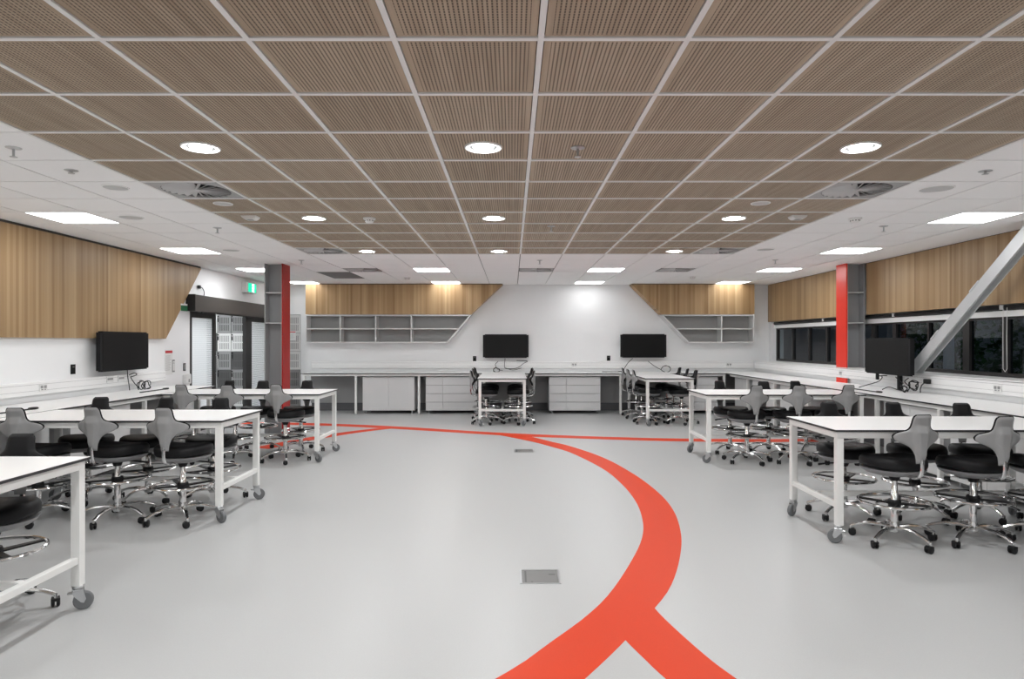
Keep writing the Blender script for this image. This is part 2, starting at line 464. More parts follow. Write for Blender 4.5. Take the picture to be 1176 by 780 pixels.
bm = bm_new(); box(bm, (5.56, .4, 1.925), (5.61, 10.33, 2.725))
tag(obj('wall_panel', bm, 'woody', smooth=False), 'long oak strip panel above windows behind the diagonal pale beam', 'wall panel', 'oak wall panels')
bm = bm_new(); box(bm, (5.56, 10.70, 1.925), (5.61, 14.30, 2.725))
tag(obj('wall_panel', bm, 'woody', smooth=False), 'short oak strip panel between red column and back wall over windows', 'wall panel', 'oak wall panels')
bm = bm_new()
box(bm, (XL+.001, .2, 2.709), (-5.14, 10.87, 2.735)); box(bm, (5.57, .4, 2.7255), (5.609, 14.3, 2.733))
box(bm, (-4.4, YF+.01, 2.723), (-.2, YB-.001, 2.736)); box(bm, (2.56, YF+.01, 2.723), (5.17, YB-.001, 2.736))
struct('trim_gap_shade', bm, 'rgap')  # dark strips painted in for the shade in the gaps above the oak

# open shelving -------------------------------------------------------
def open_shelf(label, xs, xe, xend_top, xend_bot, divs, side):
    """xs: vertical end; the other end slopes from xend_top (z=2.075) to xend_bot (z=1.475)"""
    zt, zb = 2.075, 1.475; d = -1 if side < 0 else 1
    t = thing('open_shelf_unit', label, 'shelves', (0, 0, 0), 0, 'open shelves on the back wall')
    y0, y1 = YF, YB-.002; th = .022
    def xslope(z): return xend_bot + (xend_top-xend_bot)*(z-zb)/(zt-zb)
    s = 1 if xend_top > xs else -1
    def hboard(z, name, mat):
        bm = bm_new()
        prism(bm, [(xs, z), (xslope(z), z), (xslope(z+th), z+th), (xs, z+th)], 'y', y0, y1-.012)
        obj(name, bm, mat, t, smooth=False)
    hboard(zt-th, 'top_board', 'cabside'); hboard((zt+zb)/2-th/2, 'shelf_board', 'cabside'); hboard(zb, 'bottom_board', 'cabside')
    bm = bm_new(); box(bm, (min(xs, xs+s*th), y0, zb+th), (max(xs, xs+s*th), y1-.012, zt-th)); obj('end_board', bm, 'cabside', t, smooth=False)
    bm = bm_new(); k = .032*s
    prism(bm, [(xend_bot, zb), (xend_top, zt), (xend_top-k, zt), (xend_bot-k, zb)], 'y', y0-.001, y1-.012); obj('sloping_board', bm, 'cabside', t, smooth=False)
    for x in divs:
        bm = bm_new(); box(bm, (x-th/2, y0, zb+th), (x+th/2, y1-.012, zt-th)); obj('divider', bm, 'cabside', t, smooth=False)
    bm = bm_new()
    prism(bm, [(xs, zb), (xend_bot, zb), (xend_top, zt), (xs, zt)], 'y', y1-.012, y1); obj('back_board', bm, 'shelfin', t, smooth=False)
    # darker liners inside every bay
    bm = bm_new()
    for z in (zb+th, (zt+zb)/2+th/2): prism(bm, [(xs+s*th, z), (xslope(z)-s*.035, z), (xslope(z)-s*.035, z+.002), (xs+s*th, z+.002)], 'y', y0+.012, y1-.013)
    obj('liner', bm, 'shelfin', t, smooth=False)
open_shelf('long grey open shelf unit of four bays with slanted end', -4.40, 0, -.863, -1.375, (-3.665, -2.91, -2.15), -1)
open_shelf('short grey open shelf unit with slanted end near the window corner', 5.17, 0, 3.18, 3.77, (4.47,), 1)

# ------------------------------------------------------------------ columns and beam
def i_column(name, label, x_face, y0, w, depth, zt, flange_dir, d0=False):
    """H section: red flange faces the room centre, grey web recess faces the camera"""
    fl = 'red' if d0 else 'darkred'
    t = thing(name, label, 'column', (x_face, y0+w/2, 0), 0, 'red and grey steel columns')
    d = flange_dir; h = w/2
    def bx(bm, x0, x1, y0, y1, z0, z1): box(bm, (min(x0*d, x1*d), y0, z0), (max(x0*d, x1*d), y1, z1))
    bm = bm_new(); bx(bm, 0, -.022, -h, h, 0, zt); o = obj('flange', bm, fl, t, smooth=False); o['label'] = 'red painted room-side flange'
    bm = bm_new(); bx(bm, -depth+.018, -depth, -h, h, 0, zt); obj('flange', bm, 'colgrey', t, smooth=False)
    bm = bm_new(); bx(bm, -.022, -depth+.018, -.012, .012, 0, zt); obj('web', bm, 'colgrey', t, smooth=False)
    bm = bm_new(); bx(bm, -.0225, -.028, -h, -h+.004, 0, zt); obj('flange_edge', bm, 'beam', t, smooth=False)
    for z in (1.80, 2.28):
        bm = bm_new(); bx(bm, -.022, -depth+.018, -h+.002, h-.002, z-.012, z+.004); obj('stiffener', bm, 'beam', t, smooth=False)
    return t
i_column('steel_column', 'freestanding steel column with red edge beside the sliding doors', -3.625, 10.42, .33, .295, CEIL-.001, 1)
i_column('steel_column', 'steel column with bright red face between the windows', 5.26, 10.36, .32, .295, CEIL-.005, -1, True)
# diagonal brace: flange to the room, web recess below
t = thing('diagonal_beam', 'pale grey diagonal steel beam leaning across the window wall', 'beam', (5.20, 8.62, 1.0895))
ang = math.atan2(.779, 1.0); L = 2.56
rot = Matrix.Rotation(PI/2 - ang + 0, 4, 'X')     # z axis tilts towards -y
def bbox(name, lo, hi, mat):
    bm = bm_new(); box(bm, lo, hi); 
    for v in bm.verts: v.co = rot @ v.co
    bmesh.ops.bisect_plane(bm, geom=bm.verts[:]+bm.edges[:]+bm.faces[:], plane_co=(0,0,CEIL-1.089-.006), plane_no=(0,0,1), clear_outer=True)
    bmesh.ops.bisect_plane(bm, geom=bm.verts[:]+bm.edges[:]+bm.faces[:], plane_co=(0,0,.0), plane_no=(0,0,-1), clear_outer=True)
    return obj(name, bm, mat, t, smooth=False)
bbox('flange', (0, -.07, -.3), (.014, .07, 3.2), 'beam')
bbox('web', (.014, -.006, -.3), (.092, .006, 3.2), 'beam')
bbox('flange', (.092, -.07, -.3), (.106, .07, 3.2), 'beam')
bbox('cleat', (-.008, .062, .62), (.10, .078, .80), 'beam'); bbox('cleat', (-.008, .062, 1.5), (.10, .078, 1.68), 'beam')

# ------------------------------------------------------------------ windows
def window(name, y0, y1, mulls, n):
    t = bpy.data.objects.new(name, None); COL.objects.link(t); t['kind'] = 'structure'; t.location = (5.70, y0, 1.09)
    zt = .70; L = y1-y0
    bm = bm_new(); box(bm, (0, 0, 0), (.06, L, .045)); box(bm, (0, 0, zt-.03), (.06, L, zt)); box(bm, (0, 0, .045), (.06, .05, zt-.03)); box(bm, (0, L-.05, .045), (.06, L, zt-.03))
    obj('window_frame', bm, 'blackf', t, smooth=False)
    for y, w in mulls:
        bm = bm_new(); box(bm, (-.004, y-y0-w/2, .046), (.056, y-y0+w/2, zt-.031)); obj('mullion', bm, 'blackf', t, smooth=False)
    ys = [y0+.05] + [v for y, w in mulls for v in (y-w/2, y+w/2)] + [y1-.05]
    for a, b in zip(ys[::2], ys[1::2]):
        bm = bm_new(); box(bm, (.028, a-y0+.001, .046), (.034, b-y0-.001, zt-.031)); obj('pane', bm, 'glass', t, smooth=False)
window('window_1', 10.40, 14.20, [(11.18,.05),(11.93,.07),(12.64,.035),(13.38,.05)], 1)
window('window_2', 2.3, 10.39, [(9.81,.09),(9.01,.035),(8.26,.12),(7.61,.09),(6.85,.05),(6.0,.09),(5.25,.05),(4.4,.09),(3.4,.05)], 2)
bm = bm_new(); box(bm, (XR-.075, 2.3, 1.078), (5.80, 14.2, 1.089)); struct('trim_4', bm, 'white')
bm = bm_new(); box(bm, (5.66, 2.3, 1.788), (5.80, 14.2, 1.855)); struct('trim_5', bm, 'white')
BL = [(11.94, 14.19, 'roller blind above the windows in the back corner'), (9.74, 11.92, 'roller blind above windows passing behind the red column'),
      (7.59, 9.72, 'roller blind above windows, crossed by the diagonal beam'), (5.42, 7.57, 'roller blind above windows in front of the diagonal beam')]
for a, b, lb in BL:
    t = thing('roller_blind', 'rolled-up black ' + lb, 'blind', (5.66, a, 1.890), 0, 'black roller blinds along the windows')
    L = b-a
    bm = bm_new(); tube(bm, [(0, .02, 0), (0, L-.02, 0)], .031, 14); obj('fabric_roll', bm, 'blackp', t)
    for y in (.002, L-.016):
        bm = bm_new(); box(bm, (-.034, y, -.022), (.05, y+.013, .0335), .004); obj('bracket', bm, 'white', t)
    if a == 5.42:
        y = L-.09
        bm = bm_new(); tube(bm, [(-.035, y, 0), (-.035, y+.005, -.35), (-.035, y, -.70), (-.035, y+.03, -.735), (-.035, y+.06, -.70), (-.035, y+.062, -.35), (-.035, y+.06, 0)], .003, 5)
        obj('pull_chain', bm, 'frame', t)

# outside in the dark
bm = bm_new(); box(bm, (5.9, -4, -.4), (30, 30, -.3)); o = struct('ground_outside', bm, 'soil')
bm = bm_new(); box(bm, (12.0, 2, -.3), (12.3, 32, 2.7)); o = struct('wall_outside', bm, 'colgrey')
for yy in (9.0, 17.0):  # unseen point lights added to brighten the shrubs and the outer wall
    ld = bpy.data.lights.new('outdoor_fill', 'POINT'); ld.energy = 20; ld.shadow_soft_size = .1; ld.color = (.85, .93, 1)
    lo = bpy.data.objects.new('outdoor_fill', ld); COL.objects.link(lo); lo.location = (8.9, yy, 3.6)
def shrub(x, y, h, r, label, seed):
    t = thing('shrub', label, 'shrub', (x, y, -.3), 0, 'dark shrubs outside the windows'); rnd = random.Random(seed)
    bm = bm_new()
    for j in range(5):
        a = j*2*PI/5; tube(bm, [(0,0,0), (.1*math.cos(a), .1*math.sin(a), h*.4), (.35*r*math.cos(a), .35*r*math.sin(a), h*.85)], [.035,.025,.01], 6)
    obj('stem', bm, 'bark', t)
    bm = bm_new()
    for j in range(900):
        u = rnd.uniform(-1, 1); a = rnd.uniform(0, 2*PI); q = rnd.uniform(.55, 1)**.5
        s = math.sqrt(1-u*u); p = Vector((r*q*s*math.cos(a), r*q*s*math.sin(a), h*.55+h*.45*q*u))
        d = Vector((rnd.uniform(-1,1), rnd.uniform(-1,1), rnd.uniform(-1,.4))).normalized(); e = d.cross(Vector((rnd.uniform(-1,1), rnd.uniform(-1,1), 1))).normalized()
        l, w = rnd.uniform(.09,.17), rnd.uniform(.03,.05)
        bm.faces.new([bm.verts.new(p), bm.verts.new(p+d*l*.5+e*w), bm.verts.new(p+d*l), bm.verts.new(p+d*l*.5-e*w)])
    obj('foliage', bm, 'leaf', t, smooth=False)
shrub(7.6, 11.2, 2.7, .95, 'dim green shrub outside the glass just past the red column', 1)
shrub(7.3, 8.7, 2.6, .8, 'dim green shrub outside the glass nearer to the diagonal beam', 2)
shrub(8.6, 13.4, 2.4, .9, 'dim green shrub deeper outside beyond the corner blind window', 4)
bm = bm_new(); lathe(bm, [(0, -.3), (.09, -.3), (.075, -.2), (.075, 2.0), (.11, 2.02), (.11, 2.12), (0, 2.13)], 16, (6.7, 10.1, 0))  # post modelled outside in place of a pale reflection in the glass
tag(obj('reflection_post', bm, 'post'), 'pale blue-grey post outside standing for a reflection in the glass', 'post')

# ------------------------------------------------------------------ sliding doors, header, lockers
def leaf(name, y0, y1, s0, s1):
    t = bpy.data.objects.new(name, None); COL.objects.link(t); t['kind'] = 'structure'; t.location = (XL-.11, y0, 0)
    L = y1-y0; zt = 2.02
    bm = bm_new(); box(bm, (0, 0, .002), (.06, s0, zt)); box(bm, (0, L-s1, .002), (.06, L, zt)); box(bm, (0, s0, .002), (.06, L-s1, .10)); box(bm, (0, s0, 1.90), (.06, L-s1, zt))
    obj('door_frame', bm, 'blackf', t, smooth=False)
    bm = bm_new(); box(bm, (.024, s0+.001, .101), (.034, L-s1-.001, 1.899)); o = obj('pane', bm, 'frost', t, smooth=False)
    o.parent = None; me = o.data
    for v in me.vertices: v.co += Vector(t.location)
    o.parent = t; o.location = -Vector(t.location)
    bm = bm_new(); tube(bm, [(.062, L-s1*.5, .95), (.10, L-s1*.5, .95), (.10, L-s1*.5, 1.25), (.062, L-s1*.5, 1.25)], .009, 8); obj('door_handle', bm, 'chrome', t)
leaf('door_1', 10.59, 11.63, .17, .10)
leaf('door_2', 12.93, 14.30, .30, .10)
t = thing('door_header', 'dark roller box running along the top of the sliding doors', 'door header', (-5.03, 10.46, 1.99))
bm = bm_new(); box(bm, (-.148, 0, 0), (0, 3.9, .262), .006); obj('casing', bm, 'header', t, smooth=False)
bm = bm_new(); box(bm, (-.148, -.012, -.002), (.003, -.0005, .266), .002); obj('end_cap', bm, 'blackf', t, smooth=False)
bm = bm_new(); box(bm, (-.05, .3, -.02), (-.03, 3.8, -.0005)); obj('guide_rail', bm, 'blackf', t, smooth=False)

t = thing('locker_bank', 'bank of white and grey vented lockers beyond the sliding doors', 'lockers', (0, 14.46, 0))
bm = bm_new(); box(bm, (-7.10, .022, .0), (-4.645, .48, 2.095)); obj('body', bm, 'lockm', t, smooth=False)
LW, LH = .305, .402
cols = {0: 'wwmww', 1: 'mwmdm', 2: 'wdmmd', 3: 'mwmdw', 4: 'mmwmd', 5: 'wmwmm', 6: 'mwdwm', 7: 'wmwmm'}
seq = {0: 'wwwmm', 5: 'mwmdm', 6: 'wdmmm', 4: 'mwdmw', 3: 'wmwdm', 2: 'dmwmw', 1: 'wmdww', 7: 'dwmwm'}
for c in range(8):
    x1 = -4.645 - c*LW; x0 = x1-LW
    for r in range(5):
        z1 = 2.09-r*LH; z0 = z1-LH; k = seq[c][r]
        bm = bm_new(); box(bm, (x0+.004, 0, z0+.004), (x1-.004, .0215, z1-.004), .003)
        d = obj('locker_door', bm, {'w': 'lockw', 'm': 'lockm', 'd': 'lockd'}[k], t, smooth=False)
        bm = bm_new()
        for hz in (0, 1):
            za = z0+.05+hz*.16; zb = za+.135
            for q in range(7):
                xx = x0+.055+q*.031; box(bm, (xx, -.0015, za), (xx+.013, -.0003, zb))
        obj('vent_slots', bm, {'w': 'slotm', 'm': 'slotd', 'd': 'slotd'}[k], d, smooth=False)
        bm = bm_new(); box(bm, (x0+.012, -.02, z1-.16), (x0+.034, -.0003, z1-.07), .003); lathe(bm, [(0,-.02),(.016,-.02),(.016,.0),(0,.0)], 10, mat=Matrix.Translation((x0+.023, -.01, z1-.04)) @ Matrix.Rotation(PI/2, 4, 'X'))
        obj('lock', bm, 'blackp', d)

# ------------------------------------------------------------------ benches
TZ = .85
def worktop(bm, lo, hi):
    box(bm, (lo[0], lo[1], TZ-.016), (hi[0], hi[1], TZ-.0015), mi=1)
    box(bm, (lo[0]+.002, lo[1]+.002, TZ-.0015), (hi[0]-.002, hi[1]-.002, TZ), mi=0)
def leg_at(t, x, y, zt, s=.045, foot=True):
    bm = bm_new(); box(bm, (x-s/2, y-s/2, .015), (x+s/2, y+s/2, zt), .002); lathe(bm, [(0,0),(.02,0),(.02,.016),(0,.016)], 10, (x, y, 0))
    obj('leg', bm, 'frame', t, smooth=False)
# back bench
t = thing('wall_bench', 'long white-topped laboratory bench along the back wall', 'bench', (0, 0, 0), 0, 'wall benches')
bm = bm_new(); worktop(bm, (-4.37, 13.60), (XR-.013, YB-.013)); obj('worktop', bm, ['white', 'edge'], t, smooth=False)
bm = bm_new(); box(bm, (-4.33, 13.635, TZ-.062), (4.42, 13.665, TZ-.0165)); box(bm, (-4.33, 14.29, TZ-.062), (5.25, 14.31, TZ-.0165)); obj('apron', bm, 'frame', t, smooth=False)
for x in (-4.31, -3.24, -1.93, 2.25, 4.40): leg_at(t, x, 13.66, TZ-.062 if False else TZ-.063)
# side benches
t = thing('wall_bench', 'long white-topped laboratory bench below the windows', 'bench', (0, 0, 0), 0, 'wall benches')
bm = bm_new(); worktop(bm, (4.45, 1.0), (XR-.013, 13.598)); obj('worktop', bm, ['white', 'edge'], t, smooth=False)
bm = bm_new(); box(bm, (4.485, 1.05, TZ-.062), (4.515, 13.55, TZ-.0165)); obj('apron', bm, 'frame', t, smooth=False)
for y in (12.58, 11.30, 10.0, 8.13, 6.93, 5.7, 4.4): leg_at(t, 4.51, y, TZ-.063)
t = thing('wall_bench', 'long white-topped laboratory bench below the long oak panel', 'bench', (0, 0, 0), 0, 'wall benches')
bm = bm_new(); worktop(bm, (XL+.013, 1.0), (-4.38, 9.72)); obj('worktop', bm, ['white', 'edge'], t, smooth=False)
bm = bm_new(); box(bm, (-4.445, 1.05, TZ-.062), (-4.415, 9.68, TZ-.0165)); box(bm, (XL+.03, 9.65, TZ-.062), (-4.445, 9.68, TZ-.0165)); obj('apron', bm, 'frame', t, smooth=False)
for y in (9.64, 7.95, 6.45, 5.25, 3.9): leg_at(t, -4.44, y, TZ-.063)

def cabinet(label, loc, rz, w, d, cols, rows, group):
    """front faces local -y; cols = list of widths"""
    t = thing('base_cabinet', label, 'cabinet', (*loc, 0), rz, group)
    z0, z1 = .065, .775
    bm = bm_new(); box(bm, (-w/2, .02, z0), (w/2, d, z1)); obj('body', bm, 'cab', t, smooth=False)
    x = -w/2; h = (z1-z0)/rows
    for cw in cols:
        for r in range(rows):
            bm = bm_new(); box(bm, (x+.003, 0, z0+r*h+.004), (x+cw-.003, .0195, z0+(r+1)*h-.004), .0015)
            f = obj('door' if rows == 1 else 'drawer', bm, 'cab', t, smooth=False)
            bm = bm_new(); box(bm, (x+.006, .004, z0+(r+1)*h-.004), (x+cw-.006, .0195, z0+(r+1)*h-.001)); obj('finger_pull', bm, 'skirt', f, smooth=False)
        x += cw
    for sx in (-w/2+.06, w/2-.06):
        for sy in (.07, d-.06):
            bm = bm_new(); lathe(bm, [(0,0),(.02,0),(.022,.01),(.012,.02),(.012,z0),(0,z0)], 10, (sx, sy, 0)); obj('foot', bm, 'zinc', t)
G1 = 'grey cabinets under the back bench'
cabinet('grey two-door cabinet under the back bench', (-2.57, 13.70), 0, 1.08, .55, [.54,.54], 1, G1)
cabinet('grey drawer cabinet beside the two-door cabinet under back bench', (-1.26, 13.70), 0, 1.075, .55, [.36,.715], 4, G1)
cabinet('grey drawer cabinet standing alone under the back bench centre', (1.307, 13.70), 0, 1.07, .55, [.355,.715], 4, G1)
cabinet('grey drawer cabinet behind the end-on table under the sloped shelves', (3.75, 13.70), 0, 1.07, .55, [.355,.715], 4, G1)
G2 = 'grey cabinets under the window bench'
for y, lb in ((13.02, 'in the back corner under the window bench'), (11.94, 'second from the back corner under the window bench'), (10.65, 'below the red column under the window bench'),
              (7.53, 'behind the near window-side table, under bench and wall screen'), (6.31, 'under window bench by the wall end of near table')):
    cabinet('grey cabinet ' + lb, (4.55, y), -PI/2, .84 if y > 13 else 1.05, .55, [.42,.42] if y > 13 else [.525,.525], 1, G2)
G3 = 'grey cabinets under the door-side bench'
for y, lb in ((8.95, 'at the door end of the bench below oak panel'), (7.2, 'behind the middle door-side table under wall bench'), (5.85, 'at the wall end of the middle door-side table')):
    cabinet('grey cabinet ' + lb, (-4.48, y), PI/2, 1.05, .55, [.525,.525], 1, G3)

# trunking with sockets ---------------------------------------------------
def trunk(label, lo, hi, axis, face):
    t = thing('cable_trunking', label, 'trunking', (0, 0, 0), 0, 'white cable trunking above the benches')
    bm = bm_new(); box(bm, lo, hi, .004); obj('channel', bm, 'white', t, smooth=False)
    zc = lo[2]+.045; zd = hi[2]-.03; e = .0015
    bm = bm_new()
    for z in (zc, zd):
        if axis == 'x': box(bm, (lo[0]+.01, face-e, z), (hi[0]-.01, face+.0005, z+.002))
        else: box(bm, (min(face, face+e*(1 if face < 0 else -1)), lo[1]+.01, z), (max(face, face+e*(1 if face < 0 else -1)), hi[1]-.01, z+.002))
    obj('cover_seam', bm, 'gap', t, smooth=False)
trunk('white cable trunking along the back wall', (-4.36, YB-.062, .926), (XR-.08, YB-.0005, 1.068), 'x', YB-.062)
trunk('white cable trunking below the long oak panel', (XL+.0005, 1.0, .926), (XL+.068, 9.72, 1.068), 'y', XL+.068)
trunk('white cable trunking below the windows', (XR-.07, 1.0, .926), (XR-.0005, YB-.07, 1.072), 'y', XR-.07)
def wall_plate(name, label, cat, group, p, rz, w, h, mats, kind):
    """plate lying on a wall; local front = -y"""
    t = thing(name, label, cat, p, rz, group)
    bm = bm_new(); box(bm, (-w/2, -.010, -h/2), (w/2, -.0004, h/2), .002); obj('plate', bm, mats[0], t, smooth=False)
    bm = bm_new()
    if kind == 'socket':
        for s in (-1, 1):
            box(bm, (s*w*.22-w*.15, -.013, -h*.1), (s*w*.22+w*.15, -.0103, h*.32)); 
        box(bm, (-w*.3, -.012, -h*.36), (-w*.05, -.0103, -h*.2)); box(bm, (w*.1, -.012, -h*.36), (w*.3, -.0103, -h*.2))
        obj('outlet', bm, mats[1], t, smooth=False)
    elif kind == 'slot':
        box(bm, (-w*.4, -.012, -h*.1), (w*.4, -.0103, h*.25)); obj('outlet', bm, mats[1], t, smooth=False)
    elif kind == 'panel':
        box(bm, (-w*.36, -.0125, -h*.38), (w*.36, -.0103, h*.38), .001); obj('touch_panel', bm, mats[1], t, smooth=False)
        bm = bm_new(); box(bm, (-w*.2, -.0135, h*.2), (w*.2, -.0127, h*.26)); obj('indicator', bm, 'greyp', t, smooth=False)
    return t
def on_left(y, z, off=0): return (XL+off, y, z)
GS = 'power sockets on the trunking'
wall_plate('power_socket', 'grey power socket on trunking below the oak panel', 'socket', GS, (XL+.0685, 7.17, 1.0), PI/2, .12, .075, ['paper', 'greyp'], 'socket')
wall_plate('power_socket', 'grey power socket on back wall trunking between the two back screens', 'socket', GS, (1.35, YB-.0625, 1.0), 0, .12, .07, ['paper', 'greyp'], 'socket')
wall_plate('power_socket', 'grey power socket on back wall trunking near the window corner', 'socket', GS, (4.71, YB-.0625, 1.0), 0, .12, .07, ['paper', 'greyp'], 'socket')
wall_plate('power_socket', 'grey power socket on trunking under the diagonal beam windows', 'socket', GS, (XR-.0705, 7.11, .995), -PI/2, .12, .075, ['paper', 'greyp'], 'socket')
wall_plate('power_socket', 'small power socket on trunking in front of the red column', 'socket', GS, (XR-.0705, 10.5, 1.0), -PI/2, .10, .07, ['paper', 'greyp'], 'socket')
wall_plate('power_socket', 'white outlet plate under wall screen beside the cables, nearer camera', 'socket', GS, (XL+.0685, 8.36, 1.02), PI/2, .14, .075, ['paper', 'greyp'], 'slot')
wall_plate('power_socket', 'white outlet plate under wall screen, between other plate and cables', 'socket', GS, (XL+.0685, 8.60, 1.02), PI/2, .14, .075, ['paper', 'greyp'], 'slot')
GC = 'black control panels beside the screens'
wall_plate('control_panel', 'small black control panel on the wall below the oak panel', 'control panel', GC, (XL, 7.76, 1.175), PI/2, .08, .115, ['case', 'screen'], 'panel')
wall_plate('control_panel', 'small black control panel beside the middle back screen', 'control panel', GC, (-.815, YB, 1.13), 0, .075, .11, ['case', 'screen'], 'panel')
wall_plate('control_panel', 'small black control panel beside the back screen near sloped shelves', 'control panel', GC, (2.105, YB, 1.14), 0, .075, .11, ['case', 'screen'], 'panel')
wall_plate('light_switch', 'grey switch plate beside the white wall notice', 'switch', None, (XL, 10.06, 1.13), PI/2, .07, .19, ['greyp', 'paper'], 'panel')
wall_plate('card_reader', 'black card reader on the wall beside the sliding door frame', 'card reader', None, (XL, 10.40, 1.10), PI/2, .07, .12, ['case', 'greyp'], 'panel')
t = thing('wall_dispenser', 'white box on the wall beside the sliding door frame', 'dispenser', (XL, 10.42, .93), PI/2)
bm = bm_new(); box(bm, (-.075, -.07, -.10), (.075, -.0005, .06), .012); obj('case', bm, 'paper', t, smooth=False)
bm = bm_new(); box(bm, (-.02, -.073, -.07), (.02, -.0705, -.02)); obj('outlet', bm, 'greyp', t, smooth=False)
def notice(label, p, rz, w, h, n):
    t = thing('wall_notice', label, 'notice', p, rz, 'paper notices')
    bm = bm_new(); box(bm, (-w/2, -.004, -h/2), (w/2, -.0004, h/2)); obj('sheet', bm, 'paper', t, smooth=False)
    bm = bm_new(); box(bm, (-w*.46, -.0052, h*.36), (w*.46, -.0042, h*.46)); obj('red_heading', bm, 'redp', t, smooth=False)
    bm = bm_new()
    for i in range(n):
        z = h*.24-i*h*.62/n; box(bm, (-w*.4, -.0050, z), (w*.4*random.uniform(.3, 1), -.0042, z+h*.014))
    obj('print_lines', bm, 'greyp', t, smooth=False)
notice('white notice with red heading on wall past the door-side screen', (XL, 9.93, 1.19), PI/2, .22, .38, 9)
notice('white notice with red heading on locker beyond the grey column', (-4.83, 14.458, 1.63), 0, .17, .20, 6)

# ------------------------------------------------------------------ screens
def screen(label, p, rz, w, h, arm):
    """front faces local -y, origin = centre of the screen's front"""
    t = thing('wall_screen', label, 'screen', p, rz, 'black wall screens')
    a, b, s, q = w/2, h/2, .04, .014
    bm = bm_new(); prism(bm, [(-a, -b+q), (-a+s, -b+q), (-a+s, -b), (a-s, -b), (a-s, -b+q), (a, -b+q), (a, b-q), (a-s, b-q), (a-s, b), (-a+s, b), (-a+s, b-q), (-a, b-q)], 'y', 0, .055)
    obj('casing', bm, 'case', t, smooth=False)
    bm = bm_new(); box(bm, (-a+.045, -.003, -b+.02), (a-.045, -.0003, b-.02), .001); obj('display', bm, 'screen', t, smooth=False)
    bm = bm_new(); box(bm, (-.16, .056, -.14), (.16, .07, .14)); box(bm, (-.04, .07, -.05), (.04, arm-.012, .05)); box(bm, (-.12, arm-.012, -.12), (.12, arm-.001, .12)); obj('wall_bracket', bm, 'case', t, smooth=False)
    return t
screen('black screen on the wall over the middle of back bench', (-.135, 14.21, 1.405), 0, .985, .51, .139)
screen('black screen on the back wall beside the short sloped shelves', (2.84, 14.21, 1.41), 0, .985, .51, .139)
screen('black screen hung below the long oak wall panel', (-5.02, 8.56, 1.378), PI/2, 1.06, .50, .158)
o = screen('black screen mounted in front of windows beside red column', (5.02, 8.83, 1.305), -PI/2, 1.06, .49, .42)
# the window-side screen stands on a post fixed to the bench
bm = bm_new(); box(bm, (-.03, .16, -.4545), (.03, .205, .12), .004); obj('support_post', bm, 'case', o, smooth=False)
bm = bm_new(); box(bm, (-.30, .02, -.33), (-.255, .05, -.246), .004); obj('hanging_block', bm, 'blackp', o, smooth=False)
for ch in list(o.children):
    if ch.name.startswith('wall_bracket'):
        me = ch.data
        for v in me.vertices:
            if v.co.y > .16: v.co.y = .16 if v.co.y < .41 else .1605

def loops(name, label, paths, group='loose screen cables'):
    bm = bm_new()
    for p in paths:
        pts = catmull(p, 6); tube(bm, pts, .006, 6)
    return tag(obj(name, bm, 'blackp'), label, 'cable', group)
def coil(c, r, n, plane, jitter, seed, turns=2):
    rnd = random.Random(seed); out = []
    for i in range(n*turns+1):
        a = 2*PI*i/n; rr = r*(1+rnd.uniform(-jitter, jitter))
        if plane == 'x': out.append((c[0]+rnd.uniform(-.02, .02), c[1]+rr*math.cos(a), c[2]+.7*rr*math.sin(a)))
        else: out.append((c[0]+rr*math.cos(a), c[1]+rnd.uniform(-.02, .02), c[2]+.7*rr*math.sin(a)))
    return out
loops('cable_bundle', 'black looped cables hanging under the door-side wall screen',
      [[(-5.06, 8.66, 1.13), (-5.06, 8.67, 1.03), (-5.05, 8.68, .93), (-5.03, 8.66, .862)], [(-5.06, 8.70, 1.06), (-5.05, 8.80, 1.08), (-5.05, 8.86, 1.06), (-5.05, 8.78, 1.04), (-5.05, 8.72, 1.03), (-5.05, 8.80, .95), (-5.04, 8.86, .90), (-5.02, 8.88, .862)], coil((-5.02, 8.92, .91), .09, 10, 'x', .12, 3), coil((-5.0, 9.0, .905), .085, 10, 'x', .1, 5)])
loops('cable_bundle', 'thin tangled cables under the middle back screen',
      [[(-.15, 14.27, 1.14), (-.16, 14.26, 1.0), (-.13, 14.2, .92), (.1, 14.2, .93), (.25, 14.24, 1.03), (.33, 14.25, 1.08), (.1, 14.25, 1.09)], [(-.3, 14.25, 1.08), (-.36, 14.24, 1.0), (-.3, 14.2, .90), (-.2, 14.2, .88)], coil((-.33, 14.15, .89), .07, 10, 'y', .15, 8), [(-.15, 14.25, .93), (.02, 14.2, .89), (.2, 14.2, .93)]])
loops('cable_bundle', 'thin coiled cable under the back screen by sloped shelves',
      [[(2.62, 14.27, 1.14), (2.52, 14.26, 1.05), (2.44, 14.2, .95), (2.38, 14.1, .862)], [(2.95, 14.26, 1.08), (3.02, 14.25, 1.02), (3.1, 14.22, .96), (3.2, 14.15, .90)], coil((3.30, 14.1, .915), .10, 12, 'y', .1, 9)])
loops('cable_bundle', 'tangle of black and grey cables under the window-side screen',
      [[(5.10, 8.95, 1.04), (5.05, 9.05, 1.03), (5.05, 8.98, 1.02), (5.0, 8.98, .96), (4.9, 9.1, .90), (4.85, 9.2, .862)], [(5.1, 8.75, 1.03), (5.1, 8.65, .98), (5.08, 8.55, .96)], [(5.12, 8.5, 1.03), (5.1, 8.55, .98), (5.1, 8.45, .92), (5.06, 8.42, .86)], coil((5.1, 8.36, .945), .08, 10, 'x', .25, 11, 3), coil((5.0, 8.4, .90), .06, 8, 'x', .3, 12, 2), [(4.95, 8.8, .862), (4.98, 8.7, .90), (5.0, 8.55, .88), (5.02, 8.4, .862)]])
t = thing('power_adapter', 'black power adapter on cables under the window-side screen', 'adapter', (5.215, 8.28, 1.0))
